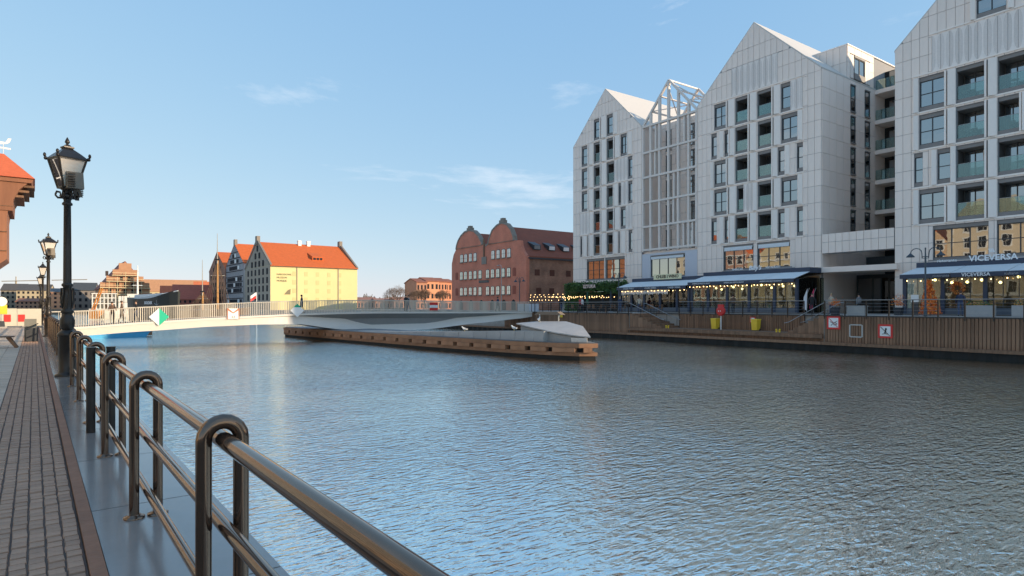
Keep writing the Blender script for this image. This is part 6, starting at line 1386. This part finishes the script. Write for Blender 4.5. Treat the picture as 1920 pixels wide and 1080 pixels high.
pr = [(27.0, -10, 'walk', black, jean, hd, 'person in black on the promenade beside the signal shelf'), (24.3, -9, 'stand', white_, black, hb, 'person in a white top by the ivy hedge, farthest left of the diners'), (23.0, -10.5, 'walk', red_, black, hd, 'person in a red coat in front of the ivy hedge'),
      (20.2, -9.5, 'stand', black, black, hd, 'person in black in front of the ivy hedge'), (17.8, -9.2, 'stand', navy, jean, hl, 'person in navy at the head of the farther steps'), (15.5, -8.6, 'walk', beige, jean, hb, 'person in a beige coat below the cream name board'),
      (-3.6, -8.2, 'walk', black, black, hd, 'person in black near the hotel entrance'), (-4.8, -7.4, 'stand', beige, jean, hl, 'person in a beige jacket in front of the hotel entrance'), (-5.5, -4.2, 'stand', grey_, black, hd, 'person in grey deep under the entrance canopy'),
      (-14.6, -9.2, 'walk', navy, jean, hb, 'person in navy walking past the right-hand restaurant'), (-18.3, -8.8, 'walk', beige, brown, hl, 'person in a beige coat at the right edge of the picture'), (3.6, -8.8, 'walk', brown, black, hd, 'person in brown behind the lifebuoy railing')]
for s_, t_, kd, j_, tr_, h_, lab in pr: person(lab, ew(s_, t_, EZ), rw.uniform(0, 6.28), kd, j_, tr_, h_)
person('person in a pale jacket with a dark bag at the left edge', (-1.42, 34.0, 0), R(-80), 'walk', beige, jean, hl)
bag = thing('shoulder_bag', 'dark bag hanging beside the person at the left edge', 'bag', (-1.12, 33.85, .0)); m_ = MB(); m_.hexa([(-.16, -.07, .78), (.16, -.07, .78), (.16, .07, .78), (-.16, .07, .78)], [(-.14, -.05, 1.02), (.14, -.05, 1.02), (.14, .05, 1.02), (-.14, .05, 1.02)]); m_.build('pouch', M_ANTH, bag); m_ = MB(); m_.tube([(-.13, 0, 1.0), (-.2, 0, 1.3), (-.28, 0, 1.42)], .015, 5); m_.build('strap', M_ANTH, bag)
# parasols and tables between the railing and the ivy hedge
for i, (s_, c_, lab) in enumerate(((21.5, (.05, .055, .07), 'dark folded parasol before the ivy hedge'), (25.6, (.03, .11, .07), 'dark green folded parasol before the ivy hedge'))):
    o = ething('folded_parasol', lab, 'parasol', s_, -7, EZ); MB().lathe([(.3, 0), (.3, .08), (.03, .1), (.025, 2.4)], n=10).build('pole', M_STEEL, o); MB().lathe([(.14, .95), (.19, 1.1), (.11, 1.7), (.05, 2.45), (.01, 2.55)], n=10).build('canopy', mat('parasol%d' % i, c_, .8), o)
TB = None
k_ = 0
for s_ in (13.5, 15.2, 18.9, 20.9, 22.6, 24.8, 26.4):
    o = ething('cafe_table', 'small round cafe table outside the glazed terraces, %s from the footbridge' % ('seventh', 'sixth', 'fifth', 'fourth', 'third', 'second', 'first')[k_], 'table', s_, -7.8-.6*(k_ % 2), EZ, 'cafe tables on the promenade'); k_ += 1
    MB().lathe([(.24, 0), (.03, .04), (.03, .72), (.36, .73), (.36, .76)], n=12).build('table', M_WOOD, o)
ORD = ('first', 'second', 'third', 'fourth', 'fifth', 'sixth', 'seventh', 'eighth', 'ninth', 'tenth', 'eleventh', 'twelfth', 'thirteenth', 'fourteenth')
seat_m = MB().box(-.2, .2, -.2, .2, .43, .47).mesh('seat', M_WOOD); back_m = MB().box(-.2, -.16, -.2, .2, .47, .9).mesh('backrest', M_WOOD); leg_m = MB().box(-.018, .018, -.018, .018, 0, .43).mesh('leg', M_BLACK)
k_ = 0
for s_ in (26.4, 24.8, 22.6, 20.9, 18.9, 15.2, 13.5):
    for sg in (1, -1):
        o = ething('cafe_chair', 'dark cafe chair outside the glazed terraces, %s of the row counted from the footbridge' % ORD[k_], 'chair', s_+sg*.55, -8.1, EZ, 'cafe chairs on the promenade'); o.rotation_euler[2] = -EB+rw.uniform(-.5, .5)-sg*1.57; k_ += 1
        link('seat', seat_m, o); link('backrest', back_m, o)
        for dx in (-.17, .17):
            for dy in (-.17, .17): link('leg', leg_m, o, (dx, dy, 0))
wb = ething('white_screens', 'row of pale windbreak screens at the bridge landing', 'screen', 30.5, -12.5, EZ)
for i in range(3): m_ = MB(); m_.box(-.02, .02, -2.2+1.5*i, -.8+1.5*i, .08, 1.0); m_.build('screen_panel', mat('pale_screen', (.5, .52, .56), .5), wb); m_ = MB(); m_.box(-.03, .03, -.8+1.5*i, -.7+1.5*i, 0, 1.05); m_.build('post', M_BLACK, wb)
sf = ething('festoon_posts', 'strings of warm bulbs on thin posts beside the brick granary', 'string lights', 34.5, -6, EZ)
for y_ in (-4.5, 0, 4.5): m_ = MB(); m_.tube([(0, y_, 0), (0, y_, 2.6)], .03, 6); m_.build('post', M_BLACK, sf)
for z, n_ in ((1.75, 13), (2.2, 11), (2.5, 9)): bulbs(sf, -4.5, 4.5, 0, z, n_, .14)
